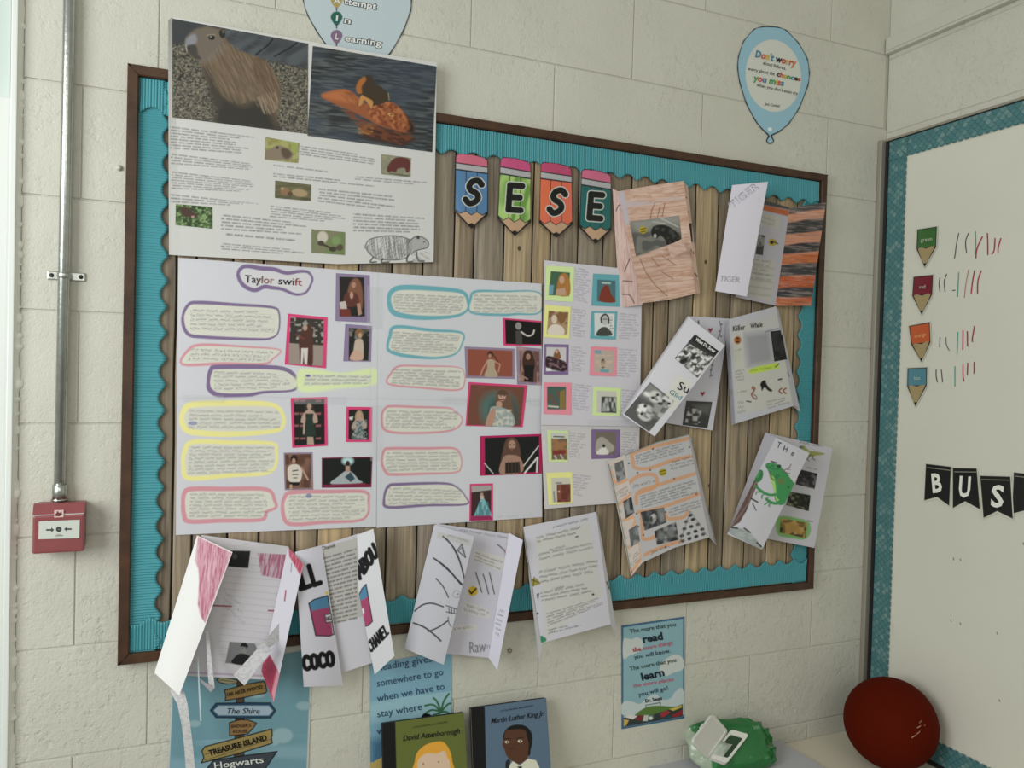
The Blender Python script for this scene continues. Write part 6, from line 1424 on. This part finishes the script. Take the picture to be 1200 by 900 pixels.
for seg in ([(1068, 864.5), (1073, 861.5)], [(1074, 860.5), (1078, 857)], [(1074.5, 853), (1079, 850.5)], [(1077, 847.5), (1079.5, 844.5)], [(1083, 850.5), (1084, 849.5)]):
    a, b = on_ball(*seg[0]), on_ball(*seg[1]); up = np.array([0, 0, .0015]); o_ = (a + b) / 2 - bpos; o_ = o_ / np.linalg.norm(o_) * .0006
    link('scuff_mark', poly_mesh('scuff_mark', [a + o_ - up, b + o_ - up, b + o_ + up, a + o_ + up], [(0, 1, 2, 3)]), M['scuff'], ball)

fq = [atz(742, 900, TZ), atz(750, 893, TZ), atz(912, 872, TZ), atz(962, 905, TZ)]
ft = .012
fv = [tuple(p + np.array([0, 0, h])) for h in (0, ft) for p in (fq[0] + np.array([-.02, -.25, 0]), fq[1], fq[2], fq[3] + np.array([.02, -.2, 0]))]
fo = link('grey_folder', poly_mesh('grey_folder', fv, BOXF), M['folder']); tag(fo, 'flat pale grey folder lying under the green wipes pack', 'folder')

# pack of wipes: soft pouch, lid frame, open lid, wipe
PZ = TZ + ft
pc = atz(857, 872, PZ + .050) + np.array([0, -.0, 0])
e1 = np.array([.93, -.18, -.02]); e1 /= np.linalg.norm(e1)
n_ = np.array([-.05, -.62, .78]); n_ -= e1 * n_.dot(e1); n_ /= np.linalg.norm(n_); e2 = np.cross(n_, e1)
pc[2] = PZ + .046
wp = empty('wipes_pack', (pc[0], pc[1], PZ), 'green plastic pack of wipes with open white flip lid on the worktop', 'wipes pack')
nu, nv_ = 120, 60
A_, B_ = np.meshgrid(np.linspace(0, 2 * np.pi, nu), np.linspace(-np.pi / 2, np.pi / 2, nv_))
spw = lambda t, e: np.sign(t) * np.abs(t) ** e
X_ = .128 * spw(np.cos(B_), .6) * spw(np.cos(A_), .55); Y_ = .070 * spw(np.cos(B_), .6) * spw(np.sin(A_), .6); Z_ = .036 * spw(np.sin(B_), .7)
X_ = X_ * (1 + .0 * Y_)
wr1 = (vnoise(X_ * 75 + 9, Y_ * 60, 2) - .5) * .012 + (np.abs(vnoise(X_ * 34 + Y_ * 34, Y_ * 38 - X_ * 15, 7) - .5)) * -.034 + .006
edge_f = np.clip((np.abs(X_) / .128) ** 2 + (np.abs(Y_) / .07) ** 2 - .35, 0, 1)
Z2 = Z_ * (1 - .5 * np.clip((np.abs(X_) / .128 - .7) / .3, 0, 1)) + wr1 * edge_f * 1.3
P = pc + X_[..., None] * e1 + Y_[..., None] * e2 + Z2[..., None] * n_
P[..., 2] = np.maximum(P[..., 2], PZ + .0005)
gcol = np.tile(L('1f6a33') * 1.15, (nu * nv_, 1)); xx = X_.ravel(); yy = Y_.ravel()
wh = (xx + .25 * yy < -.093); gcol[wh] = L('b4c4ae')
gcol[(np.abs(xx + .25 * yy + .093) < .006)] = L('3f8a50')
me = grid_mesh('pouch', P[:, :], gcol); link('pouch', me, M['green_film'], wp)


def pk(x, y, z): return pc + x * e1 + y * e2 + z * n_


def ring(name, cx, cy, w, h, t, z0, z1, m, rot=0.0, parent=wp):
    v = []; f = []
    def rr(W, H, R, z):
        out = []
        for (sx, sy, a0) in ((1, 1, 0), (-1, 1, 90), (-1, -1, 180), (1, -1, 270)):
            for k in range(5):
                an = math.radians(a0 + k * 22.5)
                x = sx * (W - R) + R * math.cos(an); y = sy * (H - R) + R * math.sin(an)
                out.append(pk(cx + x * math.cos(rot) - y * math.sin(rot), cy + x * math.sin(rot) + y * math.cos(rot), z))
        return out
    loops = [rr(w, h, .009, z0), rr(w, h, .009, z1), rr(w - t, h - t, .005, z1), rr(w - t, h - t, .005, z0)]
    for l in loops: v += l
    n = 20
    for a in range(3):
        for k in range(n): f.append((a * n + k, a * n + (k + 1) % n, (a + 1) * n + (k + 1) % n, (a + 1) * n + k))
    return link(name, poly_mesh(name, v, f), m, parent)




def on_plane(u, v, P0, N):
    d = ray(np.array([float(u)]), np.array([float(v)]))[0]; return CP + d * (np.dot(P0 - CP, N) / np.dot(d, N))


HZ = .038
FC = [on_plane(u, v, pk(0, 0, HZ), n_) for u, v in ((855.5, 856.5), (876.5, 862.5), (850.5, 896.5), (829.5, 889))]


def bil(Q, a, b_): return (Q[0] * (1 - a) + Q[1] * a) * (1 - b_) + (Q[3] * (1 - a) + Q[2] * a) * b_


def rrect(Q, k, R, lift):
    out = []
    for (cx, cy, a0) in ((1, 1, 0), (0, 1, 90), (0, 0, 180), (1, 0, 270)):
        for t in range(5):
            an = math.radians(a0 + t * 22.5); ox = k + R if cx == 0 else 1 - k - R; oy = k + R if cy == 0 else 1 - k - R
            out.append(bil(Q, ox + R * math.cos(an), oy + R * math.sin(an)) + lift)
    return out


up_ = n_ * .009
lp4 = [rrect(FC, 0, .12, -n_ * .004), rrect(FC, 0, .12, up_), rrect(FC, .15, .05, up_), rrect(FC, .15, .05, -n_ * .004)]
fv = sum(lp4, []); ff = [(a * 20 + k, a * 20 + (k + 1) % 20, (a + 1) * 20 + (k + 1) % 20, (a + 1) * 20 + k) for a in range(3) for k in range(20)]
link('lid_frame', poly_mesh('lid_frame', fv, ff), M['white_plastic'], wp)
link('opening', poly_mesh('opening', [bil(FC, a, b_) + n_ * .005 for a, b_ in ((.12, .12), (.88, .12), (.88, .88), (.12, .88))], [(0, 1, 2, 3)], colr=L('17401f')), M['green_film'], wp)
Wp = np.array([[bil(FC, -.15 + .75 * x_, .45 + .42 * y_) + n_ * (.008 + .012 * math.sin(x_ * 3.1) * math.sin(y_ * 3.1) + .006 * float(vnoise(x_ * 5, y_ * 5, 2))) for x_ in np.linspace(0, 1, 14)] for y_ in np.linspace(0, 1, 14)])
link('wipe', grid_mesh('wipe', Wp), mat('damp_wipe', (.45, .52, .44), .4), wp)
H1 = FC[3] + up_; H2 = FC[0] + up_
ldir = np.array([-.45, -.06, .89]); ln = np.cross(H2 - H1, ldir); ln /= np.linalg.norm(ln)
if np.dot(ln, CP - H1) < 0: ln = -ln
LQ = [on_plane(u, v, H1, ln) for u, v in ((834.5, 836.3), (852.5, 856.5), (828.5, 889.5), (810, 868.8))]
l1 = rrect(LQ, 0, .12, ln * .003); l2 = rrect(LQ, 0, .12, -ln * .003); l3 = rrect(LQ, .07, .08, ln * .003); l4 = rrect(LQ, .08, .08, ln * .0012)
lf = [(k, (k + 1) % 20, 20 + (k + 1) % 20, 20 + k) for k in range(20)] + [tuple(range(20, 40))] + [(k, (k + 1) % 20, 40 + (k + 1) % 20, 40 + k) for k in range(20)] + [(40 + k, 40 + (k + 1) % 20, 60 + (k + 1) % 20, 60 + k) for k in range(20)] + [tuple(range(60, 80))]
link('flip_lid', poly_mesh('flip_lid', l1 + l2 + l3 + l4, lf), M['white_plastic'], wp)
link('lid_tab', poly_mesh('lid_tab', [bil(LQ, a, b_) + ln * c_ for c_ in (-.002, .002) for a, b_ in ((.03, .38), (-.05, .40), (-.05, .56), (.03, .58))], BOXF), M['white_plastic'], wp)
# small printed marks on the film
for (x, y, t_, h) in ((.062, .028, '200', .012),):
    x0 = x
    for ch in t_:
        g = glyph(ch, .0); v = [pk(x0 + q[0] * .013, y - .005 + q[1] * .013, .0405) for q in g[0]]
        if len(v): link('lettering', poly_mesh('lettering', v, g[1], colr=L('8fc29a')), M['ink'], wp)
        x0 += g[2] * .014

# ================================================================== books on a ledge, small ledge below the frame edge
lg = boxo('book_ledge', .60, 1.26, -.135, 0, -1.655, -1.628, M['top'], bev=.002); tag(lg, 'white picture ledge under the two leaning books', 'ledge')


def book(nm, q, spine_u, base, lab, draw):
    # q: TL, TR, BR, BL of the front cover (measured, with distance from wall)
    root = empty(nm, at(q[3][0], q[3][1], q[3][2]) * np.array([1, 1, 1]), lab, 'book', 'hardback picture books on the ledge')
    s = quad('front_cover', q, white='aaa494', base=base, m='laminate', res=.33, parent=root)
    draw(s); s.build()
    F_ = [at(p[0], p[1], p[2]) for p in q]; nrm = np.cross(F_[1] - F_[0], F_[3] - F_[0]); nrm /= np.linalg.norm(nrm)
    if nrm[1] < 0: nrm = -nrm
    ctr = sum(F_) / 4
    def slab(name, d0, d1, k, m):
        sh = [ctr + (p - ctr) * k for p in F_]
        v = [p + nrm * d0 for p in sh] + [p + nrm * d1 for p in sh]
        me = poly_mesh(name, v, BOXF); import bmesh
        bm = bmesh.new(); bm.from_mesh(me); bmesh.ops.recalc_face_normals(bm, faces=bm.faces[:]); bm.to_mesh(me); bm.free()
        link(name, me, m, root)
    slab('cover_board', .0024, .0044, 1.0, M['bookback']); slab('page_block', .0045, .0125, .975, M['page']); slab('back_cover', .0126, .0146, 1.0, M['bookback'])
    return root


def draw1(s):
    s.poly([(446, 846), (463.2, 846), (466, 960), (446, 960)], '08080a')
    s.line([(463.5, 847), (466.2, 960)], '3c4018', .8, a=.6)
    s.text('LITTLE PEOPLE, BIG DREAMS', (484, 853.6), (524.5, 846.9), 1.9, '24260f')
    s.text('David Attenborough', (472, 868.5), (539, 859.5), 6.2, '0c0d08', shear=.25, bold=.01)
    s.poly([(487, 905), (486, 893), (489, 882), (497, 874), (507, 870), (518, 869), (524, 874), (528, 882), (530, 892), (529, 905)], 'b07c22', sm=True)
    s.poly([(490, 905), (489, 895), (492, 888), (500, 883), (512, 883), (521, 880), (524, 888), (527, 894), (527, 925), (508, 935), (492, 925)], 'a89078', sm=True)
    s.ell(496, 895, .8, .8, '2a2018').ell(514, 893, .8, .8, '2a2018')
    s.line([(500, 908), (506, 910), (512, 907)], '7a5a48', 1)
    s.poly([(480, 960), (484, 935), (500, 930), (520, 930), (536, 938), (542, 960)], '6a7a88')


def draw2(s):
    s.poly([(550, 829), (568, 826), (571, 960), (550, 960)], '08080a')
    s.text('LITTLE PEOPLE, BIG DREAMS', (587, 834.3), (625, 827.9), 1.9, '101820')
    s.text('Martin Luther King Jr.', (575, 848), (638, 838.8), 6.0, '0a0e14', shear=.35, bold=.008)
    s.poly([(590, 868), (591, 858), (597, 851.5), (607, 849), (617, 851.5), (623, 859), (624, 868), (622, 878), (619, 886), (600, 880)], '0c0a0a', sm=True)
    s.poly([(590.5, 865), (593, 856.5), (600, 855), (611, 854.5), (616, 857), (617, 863), (619.5, 871), (619, 880), (618, 889), (612, 894), (604, 896), (600, 892), (594, 886), (591, 878), (589, 874), (589, 870)], '432818', sm=True)
    s.ell(594, 869.5, 2.2, 1.5, 'b0a890').ell(609.5, 868.5, 2.6, 1.6, 'b0a890').ell(594.6, 869.5, .9, 1.3, '0a0808').ell(609.8, 868.5, 1, 1.4, '0a0808')
    s.line([(591, 866), (597, 865.4)], '0c0a0a', 1).line([(606, 865.2), (613, 864.2)], '0c0a0a', 1)
    s.line([(596, 878), (603, 876.5)], '301a12', .8)
    s.poly([(592, 960), (597, 897), (601, 892), (609, 897), (619, 889), (628, 891), (632, 899), (640, 960)], 'a8a898')
    s.poly([(606, 898), (612, 898), (611, 902), (614, 925), (606, 925), (609, 902)], '181818')
    s.poly([(592.5, 900), (593, 892), (597, 890), (598, 894), (596, 900)], '181a1c', sm=True)


book('picture_book', [(448.4, 848, .034), (543.6, 835, .034), (550.5, 954, .092), (451, 975, .092)], 0, '4a5220', 'green hardback picture book with black spine, left of the blue one', draw1)
book('picture_book', [(552.4, 830, .034), (640, 818, .034), (648, 934, .092), (557, 953, .092)], 0, '3f566c', 'blue hardback picture book with black spine, right of the green one', draw2)
